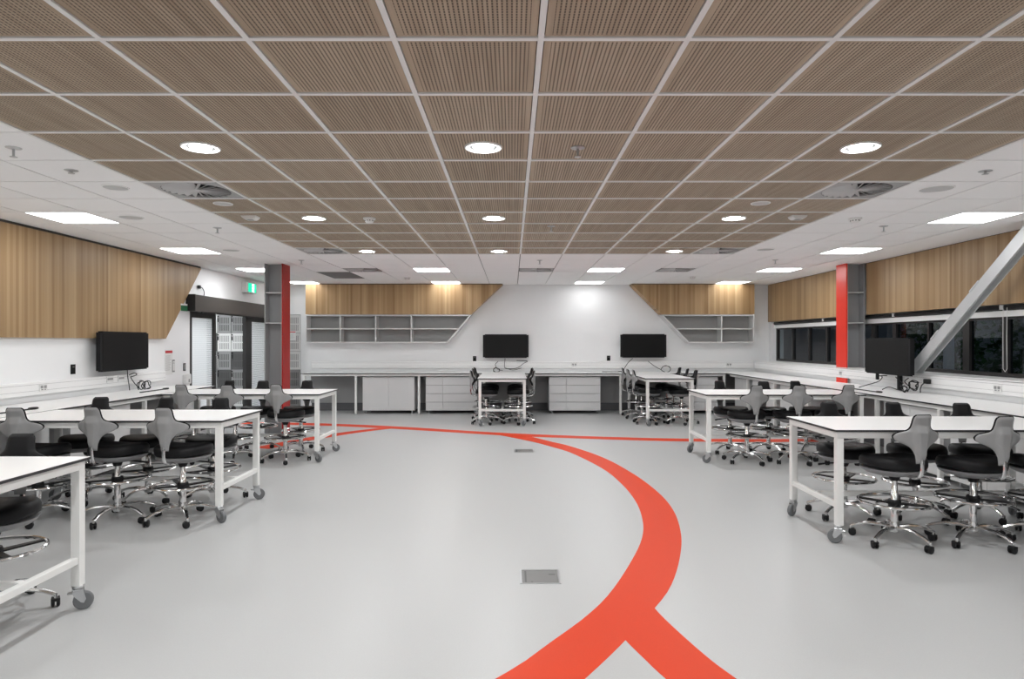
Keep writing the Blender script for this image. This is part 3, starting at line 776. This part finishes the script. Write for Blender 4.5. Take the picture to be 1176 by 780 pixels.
bm = bm_new(); box(bm, (-.02, -.045, -.03), (.034, .045, .03), .008); obj('case', bm, 'blackp', t)
bm = bm_new(); tube(bm, [(-.02, 0, -.01), (-.05, .02, -.05), (-.06, .03, -.10), (-.06, .03, -.145)], .006, 6); obj('lead', bm, 'blackp', t)

# flat black bars with a ring end lying on the benches
def strap(label, p, rz, L=.62):
    t = thing('black_strap', label, 'strap', p, rz, 'black straps on the benches')
    bm = bm_new(); box(bm, (-.012, -L/2, .0005), (.012, L/2-.05, .012), .003); obj('strip', bm, 'blackp', t)
    bm = bm_new(); c = Vector((0, L/2-.005, .010))
    tube(bm, [c + Vector((.024*math.cos(a*PI/8), .048*math.sin(a*PI/8), 0)) for a in range(16)], .010, 8, closed=True); obj('ring_end', bm, 'blackp', t)
    return t
strap('black strap on bench at the wall end of middle door-side table', (-4.60, 6.02, TZ), 0)
strap('black strap on bench at the wall end of rear door-side table', (-4.72, 8.67, TZ), 0)
strap('black strap on window bench at the wall end of far table', (4.68, 8.70, TZ), PI)
strap('black strap on the back bench beside the end-on tables', (2.12, 14.05, TZ), -PI/2, .4)

# ------------------------------------------------------------------ things on the ceiling and high walls
def ceil_light(i, k, label):
    t = thing('ceiling_light', label, 'light', (cx(i)+.3, cy(k)+.3, CEIL), 0, 'square ceiling light panels')
    bm = bm_new(); a, b = .297, .284
    for lo, hi in (((-a,-a),(a,-b)),((-a,b),(a,a)),((-a,-b),(-b,b)),((b,-b),(a,b))): box(bm, (*lo, -.002), (*hi, .02))
    obj('frame', bm, 'tbar', t, smooth=False)
    bm = bm_new(); box(bm, (-b, -b, .001), (b, b, .010)); obj('diffuser', bm, {18: 'lampd', 14: 'lampb'}.get(k, 'lamp'), t, smooth=False)
lab = {(-8,6): 'big bright light panel above the oak panel, nearest camera', (-8,10): 'light panel above the door-side screen', (-8,14): 'light panel left of the grey column top', (-8,18): 'light panel behind the grey column top',
       (7,6): 'big bright light panel over the window side, towards the camera', (7,10): 'light panel over the window side before the red column', (7,14): 'light panel over the window side behind the red column', (7,18): 'light panel in the far window corner',
       (-3,14): 'light panel in front of the long shelves', (-3,18): 'light panel close to the wall above the long shelves', (2,14): 'light panel in front of the bare back wall', (2,18): 'light panel close to the bare back wall'}
lab[(-8,6)] = 'big bright light panel above the near part of the oak panel'; lab[(-8,14)] = 'light panel partly hidden before the grey column top'
for (i, k) in LIGHT_CELLS:
    ceil_light(i, k, 'square white ' + lab.get((i, k), 'light panel above the camera end on the ' + ('oak panel' if i < 0 else 'window') + ' side, row %s' % {-6: 'one', -2: 'two', 2: 'three'}.get(k, 'four')))
def downlight(x, y, label):
    t = thing('downlight', label, 'downlight', (x, y, CEIL), 0, 'round downlights in the wood raft')
    bm = bm_new(); lathe(bm, [(.120, .003), (.120, -.004), (.114, -.008), (.096, -.006), (.088, .002), (.092, .004)], 32); obj('trim_ring', bm, 'cabside', t)
    bm = bm_new(); lathe(bm, [(.0875, .002), (.078, -.0015), (.064, .0008)], 32); obj('reflector', bm, 'dcone', t)
    bm = bm_new(); lathe(bm, [(.064, .0008), (.058, -.004), (.03, -.007), (0, -.008)], 24); obj('lamp', bm, 'dlamp', t)
    bm = bm_new()
    for a in range(3): box(bm, (.012, -.006, -.012), (.060, .006, -.0085), mat=Matrix.Rotation(a*2*PI/3+.4, 4, 'Z'))
    obj('lamp_clip', bm, 'greyp', t, smooth=False)
rowname = {2: 'front row', 6: 'middle row', 10: 'far row', -2: 'row over the camera', -6: 'row behind the camera'}
for k in (-6, -2, 2, 6, 10):
    for i, n in ((-4, 'on the door side'), (-1, 'along the centre'), (3, 'on the window side')):
        downlight(cx(i)+.3, cy(k)+.3, 'round white downlight in wood ceiling, %s, %s' % (rowname[k], n))
def swirl(i, k, label):
    t = thing('ceiling_diffuser', label, 'air diffuser', (cx(i)+.3, cy(k)+.3, CEIL), 0, 'swirl air diffusers')
    bm = bm_new(); S, R = .286, .262; N = 48
    sq = []; ci = []
    for a in range(N):
        th = 2*PI*(a+.5)/N; c, s = math.cos(th), math.sin(th); m = max(abs(c), abs(s))
        sq.append(bm.verts.new((S*c/m, S*s/m, 0))); ci.append(bm.verts.new((R*c, R*s, 0)))
    for a in range(N): bm.faces.new((sq[a], sq[(a+1) % N], ci[(a+1) % N], ci[a]))
    # ring drop
    ci2 = [bm.verts.new((v.co.x, v.co.y, .018)) for v in ci]
    for a in range(N): bm.faces.new((ci[a], ci[(a+1) % N], ci2[(a+1) % N], ci2[a]))
    obj('face_plate', bm, 'diffgrey', t, smooth=False)
    bm = bm_new(); lathe(bm, [(0, .0185), (R-.001, .0185), (R-.001, .0195), (0, .0195)], 32); obj('plenum', bm, 'diffdark', t)
    bm = bm_new()
    for a in range(24):
        m = Matrix.Rotation(2*PI*a/24, 4, 'Z') @ Matrix.Translation((.145, 0, .007)) @ Matrix.Rotation(math.radians(36), 4, 'X')
        box(bm, (-.105, -.018, -.002), (.110, .018, .002), mat=m)
    lathe(bm, [(0, -.004), (.03, -.002), (.045, .010), (.045, .016)], 20)
    o = obj('swirl_vanes', bm, 'vane', t, smooth=False)
swn = {(-5,4): 'wood ceiling on the door side, towards camera', (4,4): 'wood ceiling on the window side, towards camera', (-5,10): 'far edge of wood ceiling, door side', (4,10): 'far edge of wood ceiling, window side',
       (-5,14): 'white ceiling before the long shelves', (0,14): 'white ceiling before the bare back wall', (4,14): 'white ceiling before the short shelves'}
for c in SWIRL_RAFT + SWIRL_WHITE: swirl(*c, 'square grey swirl air diffuser in ' + swn[c])
t = thing('return_air_grille', 'plain dark grey return air grille in white ceiling by column', 'grille', (cx(-6)+.3, cy(15)+.6, CEIL))
bm = bm_new(); box(bm, (-.296, -.596, 0), (.296, .596, .008)); obj('panel', bm, 'grille', t, smooth=False)
bm = bm_new()
for q in range(28): box(bm, (-.28, -.57+q*.041, -.004), (.28, -.57+q*.041+.022, -.0003))
obj('slats', bm, 'grille', t, smooth=False)
def disc_speaker(x, y, r, label):
    t = thing('ceiling_speaker', label, 'speaker', (x, y, CEIL), 0, 'flat round ceiling speakers')
    bm = bm_new(); lathe(bm, [(r, .002), (r, -.004), (r-.008, -.006), (r-.010, -.004)], 28); obj('rim', bm, 'tile', t)
    bm = bm_new(); lathe(bm, [(r-.010, -.0035), (r*.5, -.0045), (0, -.005)], 28); obj('grille', bm, 'spk', t)
for x, y, r, lb in ((-3.18, 5.28, .10, 'beside the door-side swirl diffuser'), (-3.79, 6.55, .115, 'beside the big light panel over the oak panel'), (-3.80, 8.9, .115, 'beside the light panel above the door-side screen'),
                    (3.43, 5.32, .13, 'beside the window-side swirl diffuser'), (3.40, 8.83, .12, 'beyond the window-side smoke detector')):
    disc_speaker(x, y, r, 'flat round grey speaker in white ceiling ' + lb)
disc_speaker(2.22, 5.88, .085, 'flat round white speaker in wood ceiling on the window side')
disc_speaker(-2.59, 5.90, .085, 'flat round white speaker in wood ceiling on the door side')
def detector(x, y, label, grp='smoke detectors'):
    t = thing('smoke_detector', label, 'smoke detector', (x, y, CEIL), 0, grp)
    bm = bm_new(); lathe(bm, [(.062, .003), (.062, -.012), (.052, -.018), (.040, -.018)], 22); obj('base', bm, 'tbar', t)
    bm = bm_new(); lathe(bm, [(.045, -.0175), (.043, -.035), (.034, -.045), (0, -.047)], 22); obj('sensor_head', bm, 'white', t)
    bm = bm_new()
    for a in range(10): box(bm, (.041, -.006, -.030), (.0462, .006, -.022), mat=Matrix.Rotation(a*PI/5, 4, 'Z'))
    obj('vent_slots', bm, 'skirt', t, smooth=False)
for x, y, lb in ((3.44, 6.6, 'white smoke detector in white ceiling on the window side'), (-1.43, 6.6, 'white smoke detector in wood ceiling beside the centre bar'), (-2.02, 12.7, 'white smoke detector in far white ceiling before long shelves'), (3.43, 12.5, 'white smoke detector in far white ceiling before short shelves')): detector(x, y, lb)
def sensor_box(x, y, label):
    t = thing('ceiling_sensor', label, 'sensor', (x, y, CEIL), 0, 'square sensors in the wood ceiling')
    bm = bm_new(); prism(bm, [(-.075, .003), (.075, .003), (.07, -.012), (.045, -.03), (-.045, -.03), (-.07, -.012)], 'y', -.055, .055); obj('case', bm, 'tbar', t, smooth=False)
    bm = bm_new(); box(bm, (-.03, -.03, -.033), (.03, .03, -.0305), .002); obj('lens', bm, 'greyp', t, smooth=False)
sensor_box(-2.59, 6.52, 'small square white sensor in wood ceiling on the door side'); sensor_box(2.82, 6.5, 'small square white sensor in wood ceiling on the window side')
def sprinkler(x, y, label, stem=.055):
    t = thing('sprinkler', label, 'sprinkler', (x, y, CEIL), 0, 'ceiling sprinklers')
    bm = bm_new(); lathe(bm, [(.045, .003), (.045, -.003), (.025, -.009), (.008, -.010)], 20); obj('escutcheon', bm, 'zinc', t)
    bm = bm_new(); lathe(bm, [(.008, -.0095), (.008, -stem), (.022, -stem-.002), (.022, -stem-.005), (0, -stem-.006)], 12); obj('head', bm, 'zinc', t)
for x, y, lb in ((.42, 4.20, 'in wood ceiling beside the front centre downlight'), (.42, 7.05, 'in wood ceiling beyond the middle centre downlight'), (.42, 10.0, 'in white ceiling just behind the wood ceiling'), (-3.18, 4.2, 'in white ceiling over the near door side'),
                 (-3.2, 7.15, 'in white ceiling beyond the door-side round speakers'), (-3.2, 10.0, 'in white ceiling before the grey column'), (3.98, 7.05, 'in white ceiling between the window-side light panels'), (3.98, 9.95, 'in white ceiling before the red column')):
    sprinkler(x, y, 'small metal sprinkler head ' + lb)
sprinkler(-3.18, 4.75, 'flat metal sprinkler cap in white ceiling on the door side', .02); sprinkler(3.43, 4.77, 'flat metal sprinkler cap in white ceiling on the window side', .02)

# exit sign on the left wall
t = thing('exit_sign', 'lit green running-man exit sign above the sliding doors', 'exit sign', (XL, 12.85, 2.555), PI/2)
bm = bm_new(); box(bm, (-.24, -.10, -.11), (.24, -.0005, .10), .006); obj('case', bm, 'cabside', t, smooth=False)
bm = bm_new(); box(bm, (-.17, -.1035, -.09), (.22, -.1003, .08)); obj('green_face', bm, 'exitg', t, smooth=False)
bm = bm_new()                                      # doorway panel with a running figure cut beside it
box(bm, (.015, -.1052, -.08), (.105, -.1036, .07))
obj('white_doorway', bm, 'exitw', t, smooth=False)
bm = bm_new()
def limb(a, b, r): tube(bm, [(a[0], -.1056, a[1]), (b[0], -.1056, b[1])], r, 6)
lathe(bm, [(0,-.001),(.013,-.001),(.013,.001),(0,.001)], 12, mat=Matrix.Translation((.062, -.1056, .052)) @ Matrix.Rotation(PI/2, 4, 'X'))
limb((.06,.035), (.05,-.01), .010); limb((.05,-.01), (.085,-.03), .007); limb((.085,-.03), (.08,-.065), .006); limb((.05,-.01), (.03,-.04), .007); limb((.03,-.04), (-.0,-.045), .006); limb((.06,.03), (.03,.01), .005); limb((.03,.01), (.015,.025), .005); limb((.06,.03), (.085,.012), .005)
obj('running_figure', bm, 'exitg', t, smooth=False)
t = thing('direction_sign', 'small green sign plate half hidden by the oak panel end', 'sign', (XL, 10.30, 2.035), PI/2)
bm = bm_new(); box(bm, (-.11, -.05, -.06), (.11, -.0005, .06), .004); obj('case', bm, 'paper', t, smooth=False)
bm = bm_new(); box(bm, (-.105, -.052, -.055), (.105, -.0503, .03)); obj('green_face', bm, 'green', t, smooth=False)
t = thing('wall_camera', 'small black sensor with curled cable above the door header', 'camera', (XL, 10.86, 2.405), PI/2)
bm = bm_new(); box(bm, (-.035, -.045, -.03), (.02, -.0005, .025), .008); obj('case', bm, 'blackp', t)
bm = bm_new(); tube(bm, catmull([(.02, -.03, 0), (.10, -.03, -.02), (.155, -.03, -.08), (.13, -.03, -.15), (.04, -.03, -.165), (-.05, -.03, -.155)], 6), .006, 6); obj('cable', bm, 'blackp', t)

# ------------------------------------------------------------------ mobile tables
def make_table(L, W=.88):
    t = thing('mobile_table', '', 'table', (0, 0, 0), 0, 'white mobile lab tables')
    l, w = L/2, W/2
    bm = bm_new(); worktop(bm, (-l, -w), (l, w)); obj('tabletop', bm, ['white', 'edge'], t, smooth=False)
    s = .05; ix, iy = l-.045, w-.045
    bm = bm_new(); z0, z1 = TZ-.066, TZ-.0165
    box(bm, (-ix-s/2, -iy-s/2, z0), (ix+s/2, -iy+s/2, z1), .002); box(bm, (-ix-s/2, iy-s/2, z0), (ix+s/2, iy+s/2, z1), .002)
    box(bm, (-ix-s/2, -iy+s/2, z0), (-ix+s/2, iy-s/2, z1), .002); box(bm, (ix-s/2, -iy+s/2, z0), (ix+s/2, iy-s/2, z1), .002)
    obj('apron', bm, 'frame', t, smooth=False)
    for sx in (-1, 1):
        for sy in (-1, 1):
            bm = bm_new(); box(bm, (sx*ix-s/2, sy*iy-s/2, .137), (sx*ix+s/2, sy*iy+s/2, z0-.0003), .002); obj('leg', bm, 'frame', t, smooth=False)
        bm = bm_new(); box(bm, (sx*ix-.019, -iy+s/2, .262), (sx*ix+.019, iy-s/2, .30), .002); obj('end_rail', bm, 'frame', t, smooth=False)
    bm = bm_new(); box(bm, (-ix+.02, -.019, .262), (ix-.02, .019, .30), .002); obj('long_rail', bm, 'frame', t, smooth=False)
    for sx in (-1, 1):
        for sy in (-1, 1):
            e = bm_new(); a = {(1,-1): -.5, (1,1): .5, (-1,-1): 2.6, (-1,1): -2.5}[(sx, sy)]
            lathe(e, [(0, .137), (.028, .137), (.028, .120), (.018, .116), (0, .116)], 14)
            box(e, (-.026, -.026, .106), (.030, .026, .118), .004)
            for q in (-1, 1): prism(e, [(-.024, .112), (.028, .112), (.040, .060), (.030, .040), (.016, .045), (-.02, .085)], 'y', q*.021-.002, q*.021+.002)
            box(e, (-.05, -.014, .092), (-.018, .014, .104), .004)
            c = obj('castor', e, 'zinc', t, (sx*ix, sy*iy, 0), a, smooth=False)
            e = bm_new(); lathe(e, [(0, -.016), (.02, -.018), (.034, -.014), (.044, -.016), (.0505, -.010), (.0505, .010), (.044, .016), (.034, .014), (.02, .018), (0, .016)], 22, mat=Matrix.Translation((.026, 0, .0508)) @ Matrix.Rotation(PI/2, 4, 'X'))
            obj('wheel', e, 'rubber', c)
    return t
TABLES = {}
t0 = make_table(1.97)
XT = 2.385
spec = [('L1', -(XT+.985), 3.29, 'front door-side table', 'white-topped wheeled table cut off by the photo edge, front of door side'),
        ('L2', -(XT+.985), 5.86, 'middle door-side table', 'white-topped wheeled table in the middle of the door side'),
        ('L3', -(XT+.985), 8.60, 'rear door-side table', 'white-topped wheeled table near the grey column, rear of door side'),
        ('R1', XT+.985, 5.29, 'near window-side table', 'white-topped wheeled table on the window side, nearer the camera'),
        ('R2', XT+.985, 8.53, 'far window-side table', 'white-topped wheeled table below the red column, far window side')]
for n, (k, x, y, nm, lb) in enumerate(spec):
    t = t0 if n == 0 else copy_tree(t0)
    t.location = (x, y, 0); t['label'] = lb; TABLES[k] = (x, y, nm)
tb = make_table(1.93)
for n, (k, x, nm, lb) in enumerate([('B1', -.175, 'end-on table below middle screen', 'white-topped wheeled table standing end-on below the middle back screen'), ('B2', 2.805, 'end-on table before short shelves', 'white-topped wheeled table standing end-on before the short sloped shelves')]):
    t = tb if n == 0 else copy_tree(tb)
    t.location = (x, 12.625, 0); t.rotation_euler.z = PI/2; t['label'] = lb; TABLES[k] = (x, 12.625, nm)

# ------------------------------------------------------------------ lab stools
BR = .295
def half_width(u):
    """half width of the cross-shaped back, u = 0 at the top, 1 at the bottom"""
    K = [(0,.048),(.03,.061),(.08,.067),(.18,.070),(.25,.074),(.295,.083),(.325,.100),(.35,.130),(.375,.154),(.41,.170),(.45,.176),(.49,.174),(.525,.164),(.555,.147),(.585,.122),(.615,.099),(.655,.078),(.70,.062),(.76,.049),(.83,.040),(.9,.035),(1,.030)]
    for (a, va), (b, vb) in zip(K, K[1:]):
        if a <= u <= b: return va+(vb-va)*(u-a)/(b-a)
    return K[-1][1]
BZ0, BZ1 = .625, .975
def back_y(u):       # side profile of the back (bottom -> top leans away from the sitter)
    return -.262 - .035*(1-u)**1.5 + .012*math.sin(PI*min(1, u*1.2))
def back_mesh(front, back, inset_lo, u0, u1, nu=40, nw=18, grow=0.0):
    """closed shell between two height fields sharing the outline"""
    bm = bm_new(); F = []; B = []
    for i in range(nu+1):
        u = u0+(u1-u0)*i/nu; z = BZ1-(BZ1-BZ0)*u; hw = half_width(u)+grow; fr = []; br = []
        for j in range(nw+1):
            s = -1+2*j/nw; x = hw*s
            wrap = .9*x*x*1.6                                   # wings curve round the sitter
            edge = max(0, 1-abs(s)**4)*min(1, (i+.0)/2.0)*min(1, (nu-i)/1.5) if True else 1
            y = back_y(u)+wrap
            fr.append(bm.verts.new((x, y+front(u, s, x)*edge+.001, z)))
            br.append(bm.verts.new((x, y-back(u, s, x)*edge-.001, z)))
        F.append(fr); B.append(br)
    for i in range(nu):
        for j in range(nw):
            bm.faces.new((F[i][j], F[i][j+1], F[i+1][j+1], F[i+1][j])); bm.faces.new((B[i][j], B[i+1][j], B[i+1][j+1], B[i][j+1]))
        bm.faces.new((F[i][0], F[i+1][0], B[i+1][0], B[i][0])); bm.faces.new((F[i][nw], B[i][nw], B[i+1][nw], F[i+1][nw]))
    for j in range(nw):
        bm.faces.new((F[0][j], B[0][j], B[0][j+1], F[0][j+1])); bm.faces.new((F[nu][j], F[nu][j+1], B[nu][j+1], B[nu][j]))
    return bm
def ridge(u, s, x):
    w = min(.062, .020+.082*(1-u))                      # raised spine, widening upwards
    r = max(0, min(1, (w-abs(x))/(.34*w)))
    amp = .026*min(1, max(0, (u-.20)/.16))*min(1, (1-u)/.3+.35)
    return .010 + amp*r
def make_stool():
    t = thing('lab_stool', '', 'stool', (0, 0, 0), 0, 'black and grey lab stools')
    # five-star base
    bm = bm_new()
    lathe(bm, [(0, .075), (.030, .075), (.034, .085), (.034, .125), (.028, .150), (0, .150)], 16)
    for k in range(5):
        a = 2*PI*k/5; c, s = math.cos(a), math.sin(a)
        pts = [(r*c, r*s, z) for r, z in ((.02, .108), (.09, .120), (.17, .115), (.24, .096), (BR, .072))]
        tube(bm, pts, [.021, .019, .017, .015, .015], 8, flat=.8)
    base = obj('star_base', bm, 'chrome', t)
    for k in range(5):
        a = 2*PI*k/5
        e = bm_new()
        lathe(e, [(0, .078), (.010, .078), (.010, .052), (0, .052)], 8, mi=1)
        for q in (-1, 1):
            lathe(e, [(0, -.009), (.020, -.009), (.0275, -.005), (.0275, .005), (.020, .009), (0, .009)], 14, mat=Matrix.Translation((.010, q*.013, .0277)) @ Matrix.Rotation(PI/2, 4, 'X'))
        prism(e, [(-.014, .050), (.020, .056), (.036, .042), (.030, .030), (-.012, .034)], 'y', -.020, .020)
        obj('caster', e, ['blackp', 'chrome'], base, (BR*math.cos(a), BR*math.sin(a), 0), a+1.9+.7*k)
    bm = bm_new(); lathe(bm, [(0, .148), (.026, .148), (.026, .37), (.022, .375), (.022, .505), (0, .505)], 16); obj('gas_column', bm, 'chrome', t)
    # foot ring
    bm = bm_new(); N = 36
    tube(bm, [(.245*math.cos(2*PI*i/N), .245*math.sin(2*PI*i/N), .300) for i in range(N)], .0115, 8, closed=True)
    ring = obj('foot_ring', bm, 'chrome', t)
    bm = bm_new()
    lathe(bm, [(.0265, .262), (.042, .262), (.046, .285), (.046, .305), (.040, .318), (.0265, .318)], 16)
    for k in range(4):
        m = Matrix.Rotation(k*PI/2+PI/4, 4, 'Z')
        for q in range(1):
            vs = [(.035,-.026,.285),(.24,-.016,.292),(.24,.016,.292),(.035,.026,.285)]
            lo = [bm.verts.new(m @ Vector(v)) for v in vs]; hi = [bm.verts.new(m @ (Vector(v)+Vector((0,0,.010)))) for v in vs]
            bm.faces.new(lo[::-1]); bm.faces.new(hi)
            for i in range(4): bm.faces.new((lo[i], lo[(i+1) % 4], hi[(i+1) % 4], hi[i]))
    obj('ring_spokes', bm, 'blackp', ring)
    # seat: rounded, slightly waisted cushion on a grey pan
    def outline(a, r):
        c, s = math.cos(a), math.sin(a)
        q = 1/((abs(c)**2.5+abs(s)**2.5)**(1/2.5))
        x, y = .225*c*q, .205*s*q
        if y < 0: x *= 1-.10*(-y/.205)
        return Vector((x*r, y*r+.01, 0))
    def stack(prof, dome):
        bm = bm_new(); N = 36; rings = []
        for r, z in prof:
            if r < 1e-6: rings.append([bm.verts.new((0, .01, z))])
            else:
                rg = []
                for i in range(N):
                    p = outline(2*PI*i/N, r); p.z = z + dome*(p.x*p.x*.35 - (p.y > .1)*(p.y-.1)*.12)
                    rg.append(bm.verts.new(p))
                rings.append(rg)
        for A, B in zip(rings, rings[1:]):
            for i in range(N):
                j = (i+1) % N
                if len(A) == 1: bm.faces.new((A[0], B[j], B[i]))
                elif len(B) == 1: bm.faces.new((A[i], A[j], B[0]))
                else: bm.faces.new((A[i], A[j], B[j], B[i]))
        return bm
    obj('seat', stack([(0, .552), (.90, .552), (.985, .556), (1.0, .575), (1.0, .598), (.965, .620), (.90, .631), (.7, .638), (.4, .636), (0, .632)], 1), 'cushion', t, angle=80)
    obj('seat_pan', stack([(0, .494), (.30, .494), (.55, .499), (.80, .514), (.93, .532), (.975, .551), (0, .5515)], 0), 'pan', t, angle=60)
    bm = bm_new(); lathe(bm, [(.0225, .455), (.030, .455), (.046, .499), (.0225, .499)], 14); obj('tilt_mount', bm, 'blackp', t)
    bm = bm_new(); tube(bm, [(.03, .04, .492), (.12, .05, .490), (.20, .05, .484), (.245, .05, .478)], [.006, .006, .008, .010], 6); obj('lever', bm, 'blackp', t)
    bm = bm_new()
    tube(bm, catmull([(0, -.10, .515), (0, -.19, .512), (0, -.252, .527), (0, -.277, .565), (0, -.284, .62), (0, -.282, .66)], 5), .0145, 8, flat=.75); obj('back_support', bm, 'chrome', t)
    shell = obj('backrest', back_mesh(lambda u, s, x: .003, lambda u, s, x: ridge(u, s, x), 0, 0, 1), 'shell', t, angle=70)
    c = obj('back_cushion', back_mesh(lambda u, s, x: .030, lambda u, s, x: -.003, 0, 0, .80, grow=.007), 'cushion', shell, angle=80)
    c.location = (0, .004, .005)
    return t
proto = make_stool()

stools = []      # (x, y, facing angle, label, raise)
def add(tb, side, dx_list, inset, angs, posn, dh=0):
    x, y, nm = TABLES[tb]
    for d, a, p in zip(dx_list, angs, posn):
        if tb[0] in 'LR':
            yy = y - .44 + inset if side == 'near' else y + .44 - inset
            face = 0 if side == 'near' else PI
            lb = ('lab stool showing its grey back, %s of the %s' if side == 'near' else 'lab stool with black cushion towards the camera, behind %s of the %s') % (p, nm)
            stools.append((d, yy, face+math.radians(a), lb))
        else:
            xx = x - .44 + inset if side == 'near' else x + .44 - inset
            face = -PI/2 if side == 'near' else PI/2
            lb = 'lab stool at %s side, %s, of the %s' % ('door' if side == 'near' else 'window', p, nm)
            stools.append((xx, d, face+math.radians(a), lb))
E3 = ('aisle end', 'middle', 'wall end')
# angle > 0 turns the stool anticlockwise seen from above (a near stool then faces left)
add('L2', 'near', (-2.77, -3.32, -3.99), .12, (-3, -8, 4), E3)
add('L2', 'far', (-2.84, -3.45, -4.02), .06, (8, -6, 10), E3)
add('L3', 'near', (-2.85, -3.48, -4.0), .12, (-4, 3, -5), E3)
add('L3', 'far', (-2.88, -3.46, -4.0), .06, (0, 8, -6), E3)
add('L1', 'far', (-2.86, -3.46), .10, (10, -5), E3)
add('R1', 'near', (2.87, 3.46, 4.01), .09, (7, 6, -4), E3)
add('R1', 'far', (2.86, 3.47, 4.02), .06, (0, 6, -8), E3)
add('R2', 'near', (2.93, 3.50, 4.03), .12, (4, -8, 6), E3)
add('R2', 'far', (2.95, 3.47, 3.98), .06, (12, -8, 6), E3)
B3 = ('free end', 'middle', 'bench end')
add('B1', 'near', (12.08, 12.68, 13.24), .14, (0, 4, -4), B3)
add('B1', 'far', (12.06, 12.66, 13.22), .14, (2, -4, 3), B3)
add('B2', 'near', (12.08, 12.70, 13.26), .14, (-3, 3, -4), B3)
add('B2', 'far', (12.06, 12.68, 13.24), .14, (6, -3, 4), B3)

# turn each star base so that neighbouring feet interleave
obst = []
for k, (x, y, nm) in TABLES.items():
    for sx in (-1, 1):
        for sy in (-1, 1):
            obst.append(Vector((x+sx*.94, y+sy*.395)) if k[0] in 'LR' else Vector((x+sy*.395, y+sx*.92)))
placed = []
def seg_d(p, a, b):
    ab = b-a; t = max(0, min(1, (p-a).dot(ab)/ab.length_squared)); return (p-(a+ab*t)).length
def clear(c, tips):
    m = 9
    for p in tips:
        for q in obst: m = min(m, (p-q).length-.03)
        for c2, t2 in placed:
            if (c2-c).length > .75: continue
            for q in t2:
                m = min(m, (p-q).length-.025, seg_d(p, c2, q))
    for c2, t2 in placed:
        if (c2-c).length > .75: continue
        for q in t2:
            for p in tips: m = min(m, seg_d(q, c, p))
    return m
for n, (x, y, a, lb) in enumerate(stools):
    c = Vector((x, y)); best = None
    for s in range(24):
        ang = math.radians(s*3); tips = [c+Vector((BR*math.cos(ang+2*PI*k/5), BR*math.sin(ang+2*PI*k/5))) for k in range(5)]
        m = clear(c, tips)
        if best is None or m > best[0]+1e-6: best = (m, ang, tips)
        if m > .12: break
    placed.append((c, best[2]))
    o = proto if n == 0 else copy_tree(proto)
    o.location = (x, y, 0); o.rotation_euler.z = a; o['label'] = lb
    low = {'behind': -.028}.get(next((k for k in ('behind',) if k in lb), ''), 0) + random.uniform(-.008, .008)
    for ch in o.children:
        if ch.name.split('.')[0] in ('seat', 'seat_pan', 'tilt_mount', 'lever', 'back_support', 'backrest'): ch.location.z = low
        if ch.name.startswith('star_base'): ch.rotation_euler.z = best[1]-a
        if ch.name.startswith('foot_ring'): ch.location.z = random.choice((0, .0, .03, .05)) if lb.find('L1') < 0 else .06

# ------------------------------------------------------------------ world, camera, view
w = bpy.data.worlds.new('night'); scene.world = w; w.use_nodes = True
bg = w.node_tree.nodes['Background']; bg.inputs['Color'].default_value = (.05, .07, .10, 1); bg.inputs['Strength'].default_value = .15
# unseen panels, added to light the corridor and the frosted doors
for yy in (10.2, 13.0):
    t = thing('ceiling_light', 'unseen light panel added in the corridor beyond the doors, ' + ('over the lockers' if yy > 12 else 'away from the lockers'), 'light', (-6.9, yy, CEIL+.018), 0, 'added corridor light panels')
    bm = bm_new(); box(bm, (-.3, -.3, -.012), (.3, .3, 0)); obj('diffuser', bm, 'clamp', t, smooth=False)
    bm = bm_new()
    for lo, hi in (((-.32,-.32),(.32,-.301)),((-.32,.301),(.32,.32)),((-.32,-.301),(-.301,.301)),((.301,-.301),(.32,.301))): box(bm, (*lo, -.014), (*hi, 0))
    obj('frame', bm, 'tbar', t, smooth=False)

cam = bpy.data.cameras.new('camera'); co = bpy.data.objects.new('camera', cam); COL.objects.link(co)
co.location = (0, 0, 1.5); co.rotation_euler = (PI/2, 0, 0)
cam.sensor_width = 36; cam.lens = 756/1176*36; cam.shift_y = 2.5/1176; cam.clip_start = .05; cam.clip_end = 100
scene.camera = co
vs = scene.view_settings; vs.view_transform = 'Standard'; vs.look = 'None'; vs.gamma = 1; vs.use_curve_mapping = False; vs.exposure = 1.55
